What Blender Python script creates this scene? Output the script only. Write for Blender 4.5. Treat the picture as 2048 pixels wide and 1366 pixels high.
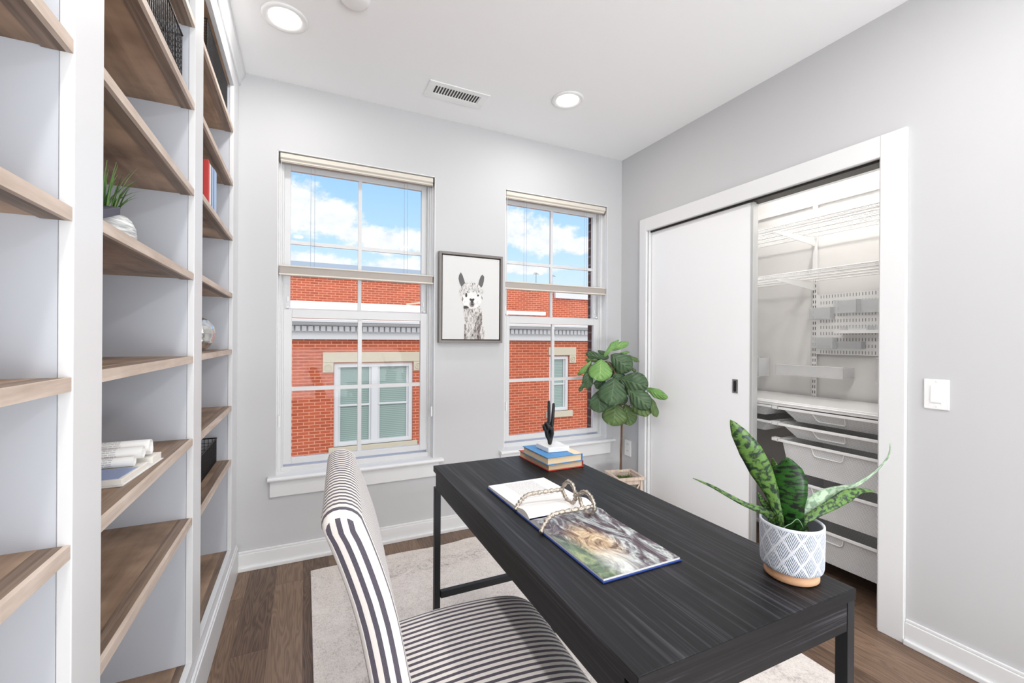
import bpy, bmesh, math, random
from mathutils import Vector, Matrix
random.seed(7)
R = math.radians
scn = bpy.context.scene
for o in list(bpy.data.objects): bpy.data.objects.remove(o)
C = scn.collection

# ---------------- camera ----------------
FPX, YAW, ROLL, HCAM = 865.7, R(25.6), R(0.358), 1.22
PCX, PCY = 1024.0, 680.5
FW = Vector((math.sin(YAW), math.cos(YAW), 0))
R0 = Vector((math.cos(YAW), -math.sin(YAW), 0)); U0 = Vector((0, 0, 1))
RT = R0*math.cos(ROLL) + U0*math.sin(ROLL); UP = -R0*math.sin(ROLL) + U0*math.cos(ROLL)
CAM = Vector((0, 0, HCAM))
cd = bpy.data.cameras.new('camera'); cam = bpy.data.objects.new('camera', cd); C.objects.link(cam)
cam.matrix_world = Matrix(((RT.x, UP.x, -FW.x, 0), (RT.y, UP.y, -FW.y, 0), (RT.z, UP.z, -FW.z, HCAM), (0, 0, 0, 1)))
cd.sensor_width = 36; cd.lens = FPX/2048*36; cd.shift_y = (PCY-683)/2048; cd.clip_start = 0.02; cd.clip_end = 300
scn.camera = cam
def ray(px, py): return FW + (px-PCX)/FPX*RT - (py-PCY)/FPX*UP
def onx(X, px, py): d = ray(px, py); return CAM + d*((X)/d.x)
def ony(Y, px, py): d = ray(px, py); return CAM + d*((Y)/d.y)
def onz(Z, px, py): d = ray(px, py); return CAM + d*((Z-HCAM)/d.z)
def dep(D, px, py): return CAM + ray(px, py)*D

# ---------------- view, world, sun ----------------
vs = scn.view_settings
vs.view_transform = 'Standard'; vs.look = 'None'; vs.gamma = 1; vs.use_curve_mapping = False; vs.exposure = 0.22
def srgb(r, g, b):
    f = lambda c: (c/255/12.92) if c/255 <= .04045 else ((c/255+.055)/1.055)**2.4
    return (f(r), f(g), f(b), 1)
world = bpy.data.worlds.new('sky'); scn.world = world; world.use_nodes = True
class NT:
    def __init__(s, nt): s.nt = nt; s.n = nt.nodes; s.l = nt.links
    def add(s, t, **k):
        n = s.n.new(t)
        for a, b in k.items(): setattr(n, a, b)
        return n
    def link(s, a, b): s.l.new(a, b)
    def val(s, sock, v):
        if hasattr(v, 'is_output'): s.l.new(v, sock)
        else: sock.default_value = v
    def math(s, op, a, b=0.0, c=None, clamp=False):
        n = s.n.new('ShaderNodeMath'); n.operation = op; n.use_clamp = clamp
        s.val(n.inputs[0], a); s.val(n.inputs[1], b)
        if c is not None: s.val(n.inputs[2], c)
        return n.outputs[0]
    def mix(s, f, a, b, blend='MIX'):
        n = s.n.new('ShaderNodeMix'); n.data_type = 'RGBA'; n.blend_type = blend
        s.val(n.inputs['Factor'], f); s.val(n.inputs[6], a); s.val(n.inputs[7], b)
        return n.outputs[2]
    def ramp(s, f, stops, interp='LINEAR'):
        n = s.n.new('ShaderNodeValToRGB'); n.color_ramp.interpolation = interp
        e = n.color_ramp.elements
        while len(e) < len(stops): e.new(.5)
        for i, (p, c) in enumerate(stops): e[i].position = p; e[i].color = c
        s.val(n.inputs[0], f); return n.outputs[0]
    def noise(s, vec, scale, detail=3, rough=.55, dist=0):
        n = s.n.new('ShaderNodeTexNoise'); s.val(n.inputs['Vector'], vec)
        n.inputs['Scale'].default_value = scale; n.inputs['Detail'].default_value = detail
        n.inputs['Roughness'].default_value = rough; n.inputs['Distortion'].default_value = dist
        return n.outputs['Fac']
    def mapping(s, vec, loc=(0,0,0), rot=(0,0,0), sc=(1,1,1)):
        n = s.n.new('ShaderNodeMapping'); s.val(n.inputs[0], vec)
        n.inputs[1].default_value = loc; n.inputs[2].default_value = rot; n.inputs[3].default_value = sc
        return n.outputs[0]
    def obj(s): return s.n.new('ShaderNodeTexCoord').outputs['Object']
    def uv(s): return s.n.new('ShaderNodeTexCoord').outputs['UV']
    def sep(s, v):
        n = s.n.new('ShaderNodeSeparateXYZ'); s.val(n.inputs[0], v); return n.outputs
    def comb(s, x, y, z):
        n = s.n.new('ShaderNodeCombineXYZ'); s.val(n.inputs[0], x); s.val(n.inputs[1], y); s.val(n.inputs[2], z); return n.outputs[0]
SOUTH = 1.6
w = NT(world.node_tree); w.n.clear()
tc = w.add('ShaderNodeTexCoord').outputs['Generated']
dx, dy, dz = w.sep(tc)
az = w.math('MULTIPLY', w.math('ARCTAN2', dx, dy), 57.2958)
el = w.math('MULTIPLY', w.math('ARCSINE', dz), 57.2958)
pv = w.comb(az, el, 0.0)
nz = w.noise(w.mapping(pv, sc=(.11, .2, 1)), 1.0, 6, .6, .3)
nz2 = w.noise(w.mapping(pv, loc=(4, 9, 0), sc=(.45, .6, 1)), 1.0, 6, .65)
def blob(a, e, ra, re):
    u = w.math('DIVIDE', w.math('SUBTRACT', az, a), ra); v = w.math('DIVIDE', w.math('SUBTRACT', el, e), re)
    d = w.math('SQRT', w.math('ADD', w.math('MULTIPLY', u, u), w.math('MULTIPLY', v, v)))
    return w.math('SUBTRACT', 1.0, d)
dens = None
for b in [(-1.5, 15.2, 5.5, 3.6), (2.6, 14.4, 4.6, 2.7), (9.4, 12.2, 4.6, 1.9), (13, 12.6, 4, 1.6), (6, 12.8, 4, 1.5), (24.0, 14.8, 6.0, 2.8), (30, 13.1, 5.5, 2.2), (34.5, 12.2, 3.6, 1.5), (0, 9.0, 7, 1.6), (12, 9.1, 6, 1.5), (27, 9.3, 6, .8), (-14, 14, 9, 4), (46, 15, 9, 4)]:
    q = blob(*b); dens = q if dens is None else w.math('MAXIMUM', dens, q)
dens = w.math('ADD', dens, w.math('MULTIPLY', w.math('SUBTRACT', nz2, .5), 1.5))
high = w.math('MULTIPLY', w.math('SUBTRACT', nz, .50), w.math('MULTIPLY', w.math('SUBTRACT', el, 22.0), .4, clamp=True))
dens = w.math('MAXIMUM', dens, w.math('MULTIPLY', high, 5.0))
cl = w.math('SMOOTH_MIN', w.math('MULTIPLY', w.math('MAXIMUM', dens, 0.0), 2.6), 1.0, .2)
cl = w.math('MAXIMUM', cl, w.math('MULTIPLY', w.math('SUBTRACT', 12.0, el), .035, clamp=True))
blue = w.ramp(w.math('MULTIPLY', el, 1/60.0), [(0.0, (.70, .84, 1.0, 1)), (.18, (.52, .74, 1.0, 1)), (.34, (.34, .60, 1.0, 1)), (1.0, (.14, .36, .85, 1))])
cwhite = w.mix(w.math('MULTIPLY', w.math('SUBTRACT', nz2, .35), 2.2, clamp=True), (.82, .84, .90, 1), (1.05, 1.05, 1.06, 1))
sky = w.mix(w.math('MULTIPLY', cl, .96, clamp=True), blue, cwhite)
sky = w.mix(w.math('LESS_THAN', el, 0.0), sky, (.32, .33, .34, 1))
# the sun stands in the south (behind the camera): that half of the sky and the ground it lights are brighter
south = w.math('MULTIPLY', w.math('MAXIMUM', w.math('MULTIPLY', dy, -1.0), 0.0), 1.6, clamp=True)
sky = w.mix(south, sky, w.mix(w.math('LESS_THAN', el, 0.0), (SOUTH, SOUTH*.98, SOUTH*.99, 1), (SOUTH*.5, SOUTH*.49, SOUTH*.48, 1)))
bg = w.add('ShaderNodeBackground'); w.link(sky, bg.inputs[0]); bg.inputs[1].default_value = 1.0
wo = w.add('ShaderNodeOutputWorld'); w.link(bg.outputs[0], wo.inputs[0])
sd = bpy.data.lights.new('sun', 'SUN'); sd.energy = .50; sd.angle = R(8); sd.color = (1, .96, .9)
so = bpy.data.objects.new('sun', sd); C.objects.link(so); so.rotation_euler = (R(48), 0, R(18)); so.location = (0, -6, 12)
# fill lamps added at an invented opening behind the camera, one aimed up
YB = -1.8                                        # wall behind the camera
dl = bpy.data.lights.new('rear_fill_upward', 'AREA'); dl.shape = 'RECTANGLE'; dl.size = 2.2; dl.size_y = 1.7; dl.energy = 122; dl.color = (.91, .96, 1)
do = bpy.data.objects.new('rear_fill_upward', dl); C.objects.link(do); do.location = (.60, YB-.80, .62); do.rotation_euler = (R(90+60), 0, 0)
dw = bpy.data.lights.new('rear_fill_level', 'AREA'); dw.shape = 'RECTANGLE'; dw.size = 2.2; dw.size_y = 2.0; dw.energy = 9; dw.color = (.86, .94, 1)
dwo = bpy.data.objects.new('rear_fill_level', dw); C.objects.link(dwo); dwo.location = (.86, YB-.05, 1.35); dwo.rotation_euler = (R(90), 0, 0)
LAMP_W = 7.5      # each added, unseen recessed ceiling lamp (built with its fixture below)

# ---------------- materials ----------------
MATS = {}
def bsdf_mat(name, col=None, rough=.5, metal=0, spec=.5, trans=0, emit=None, es=0):
    m = bpy.data.materials.new(name); m.use_nodes = True; MATS[name] = m
    t = NT(m.node_tree); b = t.n['Principled BSDF']
    if col: b.inputs['Base Color'].default_value = col
    b.inputs['Roughness'].default_value = rough; b.inputs['Metallic'].default_value = metal
    b.inputs['Specular IOR Level'].default_value = spec
    if emit: b.inputs['Emission Color'].default_value = emit; b.inputs['Emission Strength'].default_value = es
    return m, t, b
def paint(name, col, rough=.55, var=.02, spec=.35, scale=3):
    m, t, b = bsdf_mat(name, col, rough, spec=spec)
    n = t.noise(t.obj(), scale, 3)
    c = t.mix(t.math('MULTIPLY', n, var*6, clamp=True), col, tuple(x*(1-var*2) for x in col[:3])+(1,))
    t.link(c, b.inputs['Base Color'])
    bp = t.add('ShaderNodeBump'); bp.inputs['Strength'].default_value = .03; bp.inputs['Distance'].default_value = .002
    t.link(t.noise(t.obj(), 140, 2), bp.inputs['Height']); t.link(bp.outputs[0], b.inputs['Normal'])
    return m
M = {}
M['wall'] = paint('wall_paint', srgb(204, 204, 205), .6)
M['ceil'] = paint('ceiling_paint', srgb(252, 252, 252), .7)
M['trim'] = paint('trim_paint', srgb(234, 234, 234), .35, .01)
M['door'] = paint('door_paint', srgb(250, 250, 250), .3, .005)
M['case'] = paint('bookcase_paint', srgb(229, 229, 230), .38, .02)
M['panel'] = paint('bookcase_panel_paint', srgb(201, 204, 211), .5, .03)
M['vinyl'] = paint('window_vinyl', srgb(222, 222, 222), .3, .005)
M['closet'] = paint('closet_paint', srgb(238, 236, 233), .6)
M['gap'] = bsdf_mat('dark_track', srgb(60, 58, 55), .5, .6)[0]
M['alu'] = bsdf_mat('brushed_aluminium', srgb(205, 205, 203), .4, .5)[0]
M['steel'] = bsdf_mat('pull_steel', srgb(140, 140, 138), .35, .8)[0]
M['black'] = bsdf_mat('black_recess', srgb(22, 22, 22), .5)[0]
M['shade'] = paint('shade_fabric', srgb(224, 217, 205), .8)
M['shade2'] = paint('shade_fold_fabric', srgb(178, 170, 163), .8)
M['cord'] = bsdf_mat('cord_white', srgb(225, 225, 222), .6)[0]
M['cordgrey'] = bsdf_mat('cord_grey', srgb(150, 158, 170), .6)[0]
M['plast'] = bsdf_mat('white_plastic', srgb(245, 245, 244), .3)[0]
M['wire'] = bsdf_mat('closet_wire_white', srgb(244, 243, 241), .35)[0]
M['blackwire'] = bsdf_mat('black_wire', srgb(40, 36, 36), .45, .5)[0]
M['iron'] = bsdf_mat('desk_leg_metal', srgb(38, 39, 42), .45, .4)[0]
M['lampglow'] = bsdf_mat('lamp_diffuser', srgb(255, 250, 240), .4, emit=(1, .95, .87, 1), es=6)[0]

def woodgrain(name, dark, light, axis=1, scale=1.0, rough=.5, streak=26, bump=.15, spec=.4, blot=.5):
    m, t, b = bsdf_mat(name, light, rough, spec=spec)
    sc = [streak*scale]*3; sc[axis] = 1.4*scale
    v = t.mapping(t.obj(), sc=tuple(sc))
    n = t.noise(v, 1.0, 6, .65, .6); n2 = t.noise(t.obj(), 5*scale, 3)
    f = t.math('ADD', t.math('MULTIPLY', n, 1-blot*.5), t.math('MULTIPLY', n2, blot*.5))
    c = t.ramp(f, [(.32, dark), (.68, light)])
    t.link(c, b.inputs['Base Color'])
    bp = t.add('ShaderNodeBump'); bp.inputs['Strength'].default_value = bump; bp.inputs['Distance'].default_value = .001
    t.link(n, bp.inputs['Height']); t.link(bp.outputs[0], b.inputs['Normal'])
    return m
M['shelfwood'] = woodgrain('stained_shelf_wood', srgb(98, 74, 56), srgb(206, 174, 146), 1, 1.0, .5, 18, .1, blot=1.2)
M['edgewood'] = woodgrain('washed_edge_wood', srgb(176, 156, 140), srgb(228, 212, 199), 1, 1.3, .6, 20, .1)
M['nose'] = woodgrain('dark_nosing_wood', srgb(84, 66, 54), srgb(160, 138, 120), 1, 1.2, .5, 60, .1)
M['potwood'] = woodgrain('pot_base_wood', srgb(196, 146, 108), srgb(226, 180, 142), 0, 2, .6, 12, .05)
M['plantwood'] = woodgrain('planter_washed_wood', srgb(196, 170, 150), srgb(238, 222, 208), 2, 3, .7, 20, .2)
M['bark'] = woodgrain('tree_bark', srgb(58, 42, 34), srgb(142, 110, 84), 2, 6, .8, 10, .5)
# desk: black oak with fine pale grain lines
def deskmat(name, axis):
    m, t, b = bsdf_mat(name, None, .46, spec=.27)
    sc = [150.0]*3; sc[axis] = 2.2
    n = t.noise(t.mapping(t.obj(), sc=tuple(sc)), 1.0, 4, .6, .5)
    sc2 = [22.0]*3; sc2[axis] = 1.2
    n2 = t.noise(t.mapping(t.obj(), sc=tuple(sc2)), 1.0, 4, .6, .8)
    f = t.math('MULTIPLY', n, t.math('ADD', n2, .5))
    c = t.ramp(f, [(.32, srgb(13, 13, 15)), (.52, srgb(25, 25, 28)), (.72, srgb(66, 65, 70))])
    t.link(c, b.inputs['Base Color'])
    bp = t.add('ShaderNodeBump'); bp.inputs['Strength'].default_value = .2; bp.inputs['Distance'].default_value = .0006
    t.link(n, bp.inputs['Height']); t.link(bp.outputs[0], b.inputs['Normal'])
    return m
M['desk'] = deskmat('black_oak_lengthwise', 1); M['deskx'] = deskmat('black_oak_crosswise', 0)
# floor planks along Y
def floormat():
    m, t, b = bsdf_mat('wood_floor_planks', None, .42, spec=.4)
    x, y, z = t.sep(t.obj())
    PW = .125
    ix = t.math('FLOOR', t.math('DIVIDE', x, PW))
    wn = t.add('ShaderNodeTexWhiteNoise', noise_dimensions='1D'); t.link(ix, wn.inputs['W'])
    yo = t.math('ADD', t.math('DIVIDE', y, 1.35), t.math('MULTIPLY', wn.outputs['Value'], 7.3))
    iy = t.math('FLOOR', yo)
    wn2 = t.add('ShaderNodeTexWhiteNoise', noise_dimensions='2D'); t.link(t.comb(ix, iy, 0.0), wn2.inputs['Vector'])
    rnd = wn2.outputs['Value']
    fx = t.math('FRACT', t.math('DIVIDE', x, PW)); fy = t.math('FRACT', yo)
    ex = t.math('MINIMUM', fx, t.math('SUBTRACT', 1.0, fx)); ey = t.math('MINIMUM', fy, t.math('SUBTRACT', 1.0, fy))
    seam = t.math('MAXIMUM', t.math('LESS_THAN', ex, .008), t.math('LESS_THAN', ey, .0011))
    gv = t.comb(t.math('ADD', t.math('MULTIPLY', x, 15.0), t.math('MULTIPLY', rnd, 50.0)), t.math('MULTIPLY', y, 1.6), rnd)
    base = t.noise(gv, 1.0, 2, .5, .4)
    rings = t.math('SINE', t.math('MULTIPLY', base, 95.0))
    fine = t.noise(t.mapping(t.obj(), sc=(220, 9, 1)), 1.0, 3)
    f = t.math('ADD', t.math('MULTIPLY', rings, .10), t.math('ADD', t.math('MULTIPLY', fine, .45), t.math('MULTIPLY', rnd, .34)))
    c = t.ramp(f, [(.1, srgb(80, 61, 49)), (.45, srgb(121, 97, 79)), (.85, srgb(156, 130, 108))])
    c = t.mix(t.math('MULTIPLY', seam, .55), c, srgb(62, 46, 36))
    t.link(c, b.inputs['Base Color'])
    bp = t.add('ShaderNodeBump'); bp.inputs['Strength'].default_value = .2; bp.inputs['Distance'].default_value = .001
    t.link(t.math('SUBTRACT', f, seam), bp.inputs['Height']); t.link(bp.outputs[0], b.inputs['Normal'])
    return m
M['floor'] = floormat()
def rugmat():
    m, t, b = bsdf_mat('woven_rug', None, .95, spec=.1)
    o = t.obj(); x, y, z = t.sep(o)
    speck = t.noise(t.mapping(o, sc=(1, .6, 1)), 210, 3, .7)
    blot = t.noise(o, 9, 5, .7, 1.2)
    # faded border band and medallions
    ex = t.math('SUBTRACT', x, .035); ey = t.math('SUBTRACT', 2.49, y)
    ed = t.math('MINIMUM', ex, t.math('MINIMUM', ey, t.math('SUBTRACT', 1.755, x)))
    band = t.math('COMPARE', ed, .19, .055)
    vor = t.add('ShaderNodeTexVoronoi'); vor.inputs['Scale'].default_value = 13; t.link(o, vor.inputs['Vector'])
    motif = t.math('SINE', t.math('MULTIPLY', vor.outputs['Distance'], 22.0))
    pat = t.math('MULTIPLY', t.math('ADD', t.math('MULTIPLY', band, .6), .25), t.math('MULTIPLY', t.math('ADD', motif, 1.6), t.math('MULTIPLY', blot, .6)))
    f = t.math('ADD', t.math('ADD', t.math('MULTIPLY', speck, .60), t.math('MULTIPLY', blot, .30)), t.math('MULTIPLY', pat, .14))
    c = t.ramp(f, [(.36, srgb(240, 232, 226)), (.50, srgb(224, 215, 208)), (.62, srgb(188, 179, 175)), (.8, srgb(140, 132, 132))])
    t.link(c, b.inputs['Base Color'])
    bp = t.add('ShaderNodeBump'); bp.inputs['Strength'].default_value = .5; bp.inputs['Distance'].default_value = .002
    t.link(speck, bp.inputs['Height']); t.link(bp.outputs[0], b.inputs['Normal'])
    return m
M['rug'] = rugmat()
def brickmat(name, c1, c2, mort):
    m, t, b = bsdf_mat(name, None, .9, spec=.1)
    x, y, z = t.sep(t.obj())
    br = t.add('ShaderNodeTexBrick'); t.link(t.comb(t.math('ADD', x, y), z, 0.0), br.inputs['Vector'])
    br.inputs['Scale'].default_value = 1; br.inputs['Brick Width'].default_value = .213; br.inputs['Row Height'].default_value = .0677
    br.inputs['Mortar Size'].default_value = .0075; br.inputs['Mortar Smooth'].default_value = .2; br.inputs['Bias'].default_value = -.2
    br.inputs['Color1'].default_value = c1; br.inputs['Color2'].default_value = c2; br.inputs['Mortar'].default_value = mort
    n = t.noise(t.obj(), 1.3, 4)
    c = t.mix(t.math('MULTIPLY', n, .35), br.outputs['Color'], srgb(150, 78, 58), 'MIX')
    t.link(c, b.inputs['Base Color']); return m
M['brick'] = brickmat('red_brick', srgb(198, 104, 76), srgb(170, 88, 66), srgb(228, 168, 144))
M['brickdark'] = brickmat('dark_brown_brick', srgb(110, 92, 84), srgb(92, 78, 72), srgb(150, 140, 134))  # dark brick of the outer wall around the windows
M['stone'] = paint('limestone', srgb(205, 197, 178), .8, .05)
M['outtrim'] = paint('cornice_paint', srgb(214, 216, 220), .6, .02)
M['roofgrey'] = paint('roof_membrane', srgb(176, 184, 190), .7, .05)
M['roofwhite'] = paint('roof_white', srgb(246, 246, 246), .7, .02)
M['asphalt'] = paint('alley_paving', srgb(120, 120, 118), .9, .05)
m, t, b = bsdf_mat('blind_glass', None, .25, spec=.6)
_, _, zz = t.sep(t.obj()); sl = t.math('SINE', t.math('MULTIPLY', zz, 150.0))
t.link(t.ramp(t.math('ADD', t.math('MULTIPLY', sl, .5), .5), [(0, srgb(130, 150, 146)), (1, srgb(160, 180, 175))]), b.inputs['Base Color']); M['blindglass'] = m
# pane glass
m = bpy.data.materials.new('window_glass'); m.use_nodes = True; t = NT(m.node_tree); t.n.clear()
tr = t.add('ShaderNodeBsdfTransparent'); tr.inputs[0].default_value = (.98, .99, .985, 1); gl = t.add('ShaderNodeBsdfGlossy'); gl.inputs['Roughness'].default_value = .02
mx = t.add('ShaderNodeMixShader'); mx.inputs[0].default_value = .004; oo = t.add('ShaderNodeOutputMaterial')
t.link(tr.outputs[0], mx.inputs[1]); t.link(gl.outputs[0], mx.inputs[2]); t.link(mx.outputs[0], oo.inputs[0]); M['glass'] = m
def clearmat(name, col, alpha, rough=.2):
    m, t, b = bsdf_mat(name, col, rough); b.inputs['Alpha'].default_value = alpha; return m
M['acrylic'] = clearmat('clear_acrylic', srgb(225, 228, 230), .24, .15)
M['frost'] = clearmat('frosted_acrylic', srgb(240, 240, 240), .42, .4)
def meshmat(name, col, scale, hole):
    m, t, b = bsdf_mat(name, col, .4)
    x, y, z = t.sep(t.obj())
    s = [t.math('ABSOLUTE', t.math('SINE', t.math('MULTIPLY', q, scale))) for q in (t.math('ADD', x, y), z)]
    h = t.math('GREATER_THAN', t.math('MINIMUM', s[0], s[1]), hole)
    t.link(t.math('SUBTRACT', 1.0, t.math('MULTIPLY', h, .65)), b.inputs['Alpha']); return m
M['meshwhite'] = meshmat('white_expanded_mesh', srgb(242, 242, 241), 620, .52)
# striped ticking: stripes driven by UV.x (metres across the cloth)
def stripes():
    m, t, b = bsdf_mat('ticking_stripe_cloth', None, .9, spec=.15)
    u, v, _ = t.sep(t.uv())
    ph = t.math('FRACT', t.math('DIVIDE', u, .0172))
    f = t.math('LESS_THAN', ph, .47)
    o = t.obj(); wv = t.noise(o, 900, 1)
    dark = t.mix(t.math('MULTIPLY', wv, .6), srgb(62, 58, 70), srgb(118, 112, 120))
    lite = t.mix(t.math('MULTIPLY', wv, .35), srgb(232, 225, 220), srgb(198, 191, 185))
    t.link(t.mix(f, lite, dark), b.inputs['Base Color'])
    b.inputs['Sheen Weight'].default_value = .2
    bp = t.add('ShaderNodeBump'); bp.inputs['Strength'].default_value = .3; bp.inputs['Distance'].default_value = .0006
    t.link(wv, bp.inputs['Height']); t.link(bp.outputs[0], b.inputs['Normal']); return m
M['stripe'] = stripes()
def leafmat(name, c_dark, c_light, vein, nv=5):
    m, t, b = bsdf_mat(name, None, .4, spec=.4)
    u, v, _ = t.sep(t.uv()); au = t.math('ABSOLUTE', u)
    n = t.noise(t.obj(), 14, 3)
    s = t.math('SINE', t.math('MULTIPLY', t.math('SUBTRACT', v, t.math('MULTIPLY', au, .35)), nv*6.283))
    vl = t.math('MAXIMUM', t.math('LESS_THAN', au, .045), t.math('GREATER_THAN', s, .975))
    c = t.mix(n, c_dark, c_light); c = t.mix(t.math('MULTIPLY', vl, .35), c, vein)
    t.link(c, b.inputs['Base Color'])
    bp = t.add('ShaderNodeBump'); bp.inputs['Strength'].default_value = .5; bp.inputs['Distance'].default_value = .004
    t.link(s, bp.inputs['Height']); t.link(bp.outputs[0], b.inputs['Normal']); return m
M['leafd'] = leafmat('fig_leaf_dark', srgb(48, 72, 50), srgb(92, 120, 82), srgb(120, 146, 108))
M['leafm'] = leafmat('fig_leaf_mid', srgb(60, 88, 50), srgb(118, 142, 84), srgb(140, 165, 110))
M['leafl'] = leafmat('fig_leaf_light', srgb(84, 138, 66), srgb(150, 192, 112), srgb(190, 218, 150))
def snake(name, dk, lt, NB=24.0):
    m, t, b = bsdf_mat(name, None, .38, spec=.4)
    u, v, _ = t.sep(t.uv())
    n = t.noise(t.comb(t.math('MULTIPLY', u, 1.3), t.math('MULTIPLY', v, NB), 0.0), 1.0, 3, .55, .5)
    fi = t.noise(t.comb(t.math('MULTIPLY', u, 30.0), t.math('MULTIPLY', v, 14.0), 2.0), 1.0, 3, .6)
    n = t.math('ADD', n, t.math('MULTIPLY', t.math('SUBTRACT', fi, .5), .22))
    t.link(t.ramp(n, [(.43, dk), (.55, lt)]), b.inputs['Base Color']); return m
M['snaked'] = snake('snake_leaf_banded_dark', srgb(6, 18, 6), srgb(34, 82, 20))
M['snakem'] = snake('snake_leaf_banded', srgb(28, 50, 32), srgb(92, 128, 58))
M['snakep'] = snake('snake_leaf_pale', srgb(116, 142, 116), srgb(166, 188, 160))
M['grass'] = snake('grass_blade', srgb(70, 112, 56), srgb(134, 170, 96), 3.0)
M['moss'] = paint('moss', srgb(120, 146, 84), .95, .25, scale=60)
M['gravel'] = paint('pot_gravel', srgb(176, 178, 184), .9, .2, scale=90)
m, t, b = bsdf_mat('ribbed_white_ceramic', None, .6)
nr = t.noise(t.mapping(t.obj(), sc=(14, 14, 190)), 1.0, 3, .6, .8)
t.link(t.ramp(nr, [(.35, srgb(150, 154, 156)), (.6, srgb(232, 232, 230))]), b.inputs['Base Color']); M['ribbed'] = m
M['marble'] = paint('white_marble', srgb(240, 238, 236), .3, .08, scale=9)
M['handiron'] = bsdf_mat('cast_iron_hand', srgb(50, 50, 52), .5, .6)[0]
m, t, b = bsdf_mat('hammered_nickel', srgb(186, 176, 164), .32, .85)
bp = t.add('ShaderNodeBump'); bp.inputs['Strength'].default_value = 1; bp.inputs['Distance'].default_value = .004
t.link(t.noise(t.obj(), 95, 2), bp.inputs['Height']); t.link(bp.outputs[0], b.inputs['Normal']); M['nickel'] = m
m, t, b = bsdf_mat('silver_glass', srgb(214, 214, 212), .16, .85)
vo = t.add('ShaderNodeTexVoronoi'); vo.inputs['Scale'].default_value = 24; t.link(t.obj(), vo.inputs['Vector'])
bp = t.add('ShaderNodeBump'); bp.inputs['Strength'].default_value = .8; bp.inputs['Distance'].default_value = .01
t.link(vo.outputs['Distance'], bp.inputs['Height']); t.link(bp.outputs[0], b.inputs['Normal']); M['silver'] = m
for k, c in dict(blue=(76, 140, 196), navy=(34, 66, 140), red=(190, 66, 58), bookred=(196, 58, 52), cream=(236, 216, 184), paper=(240, 236, 228), bookwhite=(228, 226, 224), bookblue=(90, 130, 190), bookpale=(176, 196, 224), slate=(70, 68, 82), lilac=(160, 176, 214)).items():
    M[k] = bsdf_mat('book_'+k, srgb(*c), .55)[0]
m, t, b = bsdf_mat('page_edges', None, .8)
_, _, z = t.sep(t.obj()); t.link(t.mix(t.math('FRACT', t.math('MULTIPLY', z, 700.0)), srgb(226, 196, 154), srgb(240, 220, 188)), b.inputs['Base Color']); M['pages'] = m
def textpage(name, x0, x1, y0, y1, ink=.5, horiz=True, pitch=.006):
    m, t, b = bsdf_mat(name, None, .45)
    u, v, _ = t.sep(t.uv())
    row = t.math('LESS_THAN', t.math('FRACT', t.math('DIVIDE', v, pitch)), .5)
    wd = t.math('GREATER_THAN', t.noise(t.comb(t.math('MULTIPLY', u, 260.0), t.math('FLOOR', t.math('DIVIDE', v, pitch)), 0.0), 1.0, 1), .44)
    inb = t.math('MULTIPLY', t.math('MULTIPLY', t.math('GREATER_THAN', u, x0), t.math('LESS_THAN', u, x1)), t.math('MULTIPLY', t.math('GREATER_THAN', v, y0), t.math('LESS_THAN', v, y1)))
    t.link(t.mix(t.math('MULTIPLY', t.math('MULTIPLY', row, wd), t.math('MULTIPLY', inb, ink)), srgb(242, 240, 237), srgb(120, 122, 128)), b.inputs['Base Color']); return m
M['textpage'] = textpage('printed_page', .05, .15, .12, .26, .42)
M['texttub'] = textpage('rolled_printed_page', .0, .16, -1, 1, .5, pitch=.0052)
def artpage():
    m, t, b = bsdf_mat('landscape_picture_page', None, .3)
    u, v, _ = t.sep(t.uv())     # u 0..0.2 across, v 0..0.3 along
    vec = t.comb(t.math('MULTIPLY', u, 26.0), t.math('MULTIPLY', v, 10.0), 0.0)
    n = t.noise(vec, 1.0, 7, .68, 1.8)
    n2 = t.noise(t.comb(t.math('MULTIPLY', u, 9.0), t.math('MULTIPLY', v, 5.0), 3.0), 1.0, 3, .5, .5)
    c = t.ramp(n, [(.36, srgb(58, 42, 56)), (.46, srgb(96, 82, 88)), (.53, srgb(150, 156, 158)), (.62, srgb(206, 208, 204)), (.8, srgb(150, 162, 180))])
    warm = t.ramp(n, [(.36, srgb(84, 52, 52)), (.47, srgb(176, 150, 118)), (.6, srgb(232, 208, 176)), (.8, srgb(214, 214, 196))])
    green = t.ramp(n, [(.36, srgb(50, 62, 52)), (.5, srgb(112, 132, 104)), (.7, srgb(196, 196, 140))])
    wm = t.math('MULTIPLY', blobn(t, u, v, .075, .17, .06, .11), 2.0, clamp=True)
    gm = t.math('MULTIPLY', blobn(t, u, v, .0, .26, .06, .18), 2.2, clamp=True)
    wh = t.math('MULTIPLY', blobn(t, u, v, .07, .26, .05, .07), 1.6, clamp=True)
    c = t.mix(wm, c, warm); c = t.mix(gm, c, green); c = t.mix(t.math('MULTIPLY', wh, n), c, srgb(232, 236, 232))
    t.link(c, b.inputs['Base Color']); return m
def blobn(t, u, v, cu, cv, ru, rv):
    a = t.math('DIVIDE', t.math('SUBTRACT', u, cu), ru); c = t.math('DIVIDE', t.math('SUBTRACT', v, cv), rv)
    return t.math('SUBTRACT', 1.0, t.math('SQRT', t.math('ADD', t.math('MULTIPLY', a, a), t.math('MULTIPLY', c, c))))
M['artpage'] = artpage()
M['framegrey'] = bsdf_mat('picture_frame_grey', srgb(128, 122, 118), .45, .3)[0]
M['frameinner'] = bsdf_mat('picture_frame_shadow_gap', srgb(86, 82, 80), .6)[0]
M['canvas'] = paint('canvas_white', srgb(222, 221, 219), .8, .02, scale=6)
M['inkgrey'] = bsdf_mat('ink_grey', srgb(104, 102, 102), .8)[0]
M['inkdark'] = bsdf_mat('ink_dark', srgb(78, 72, 70), .8)[0]
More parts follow.
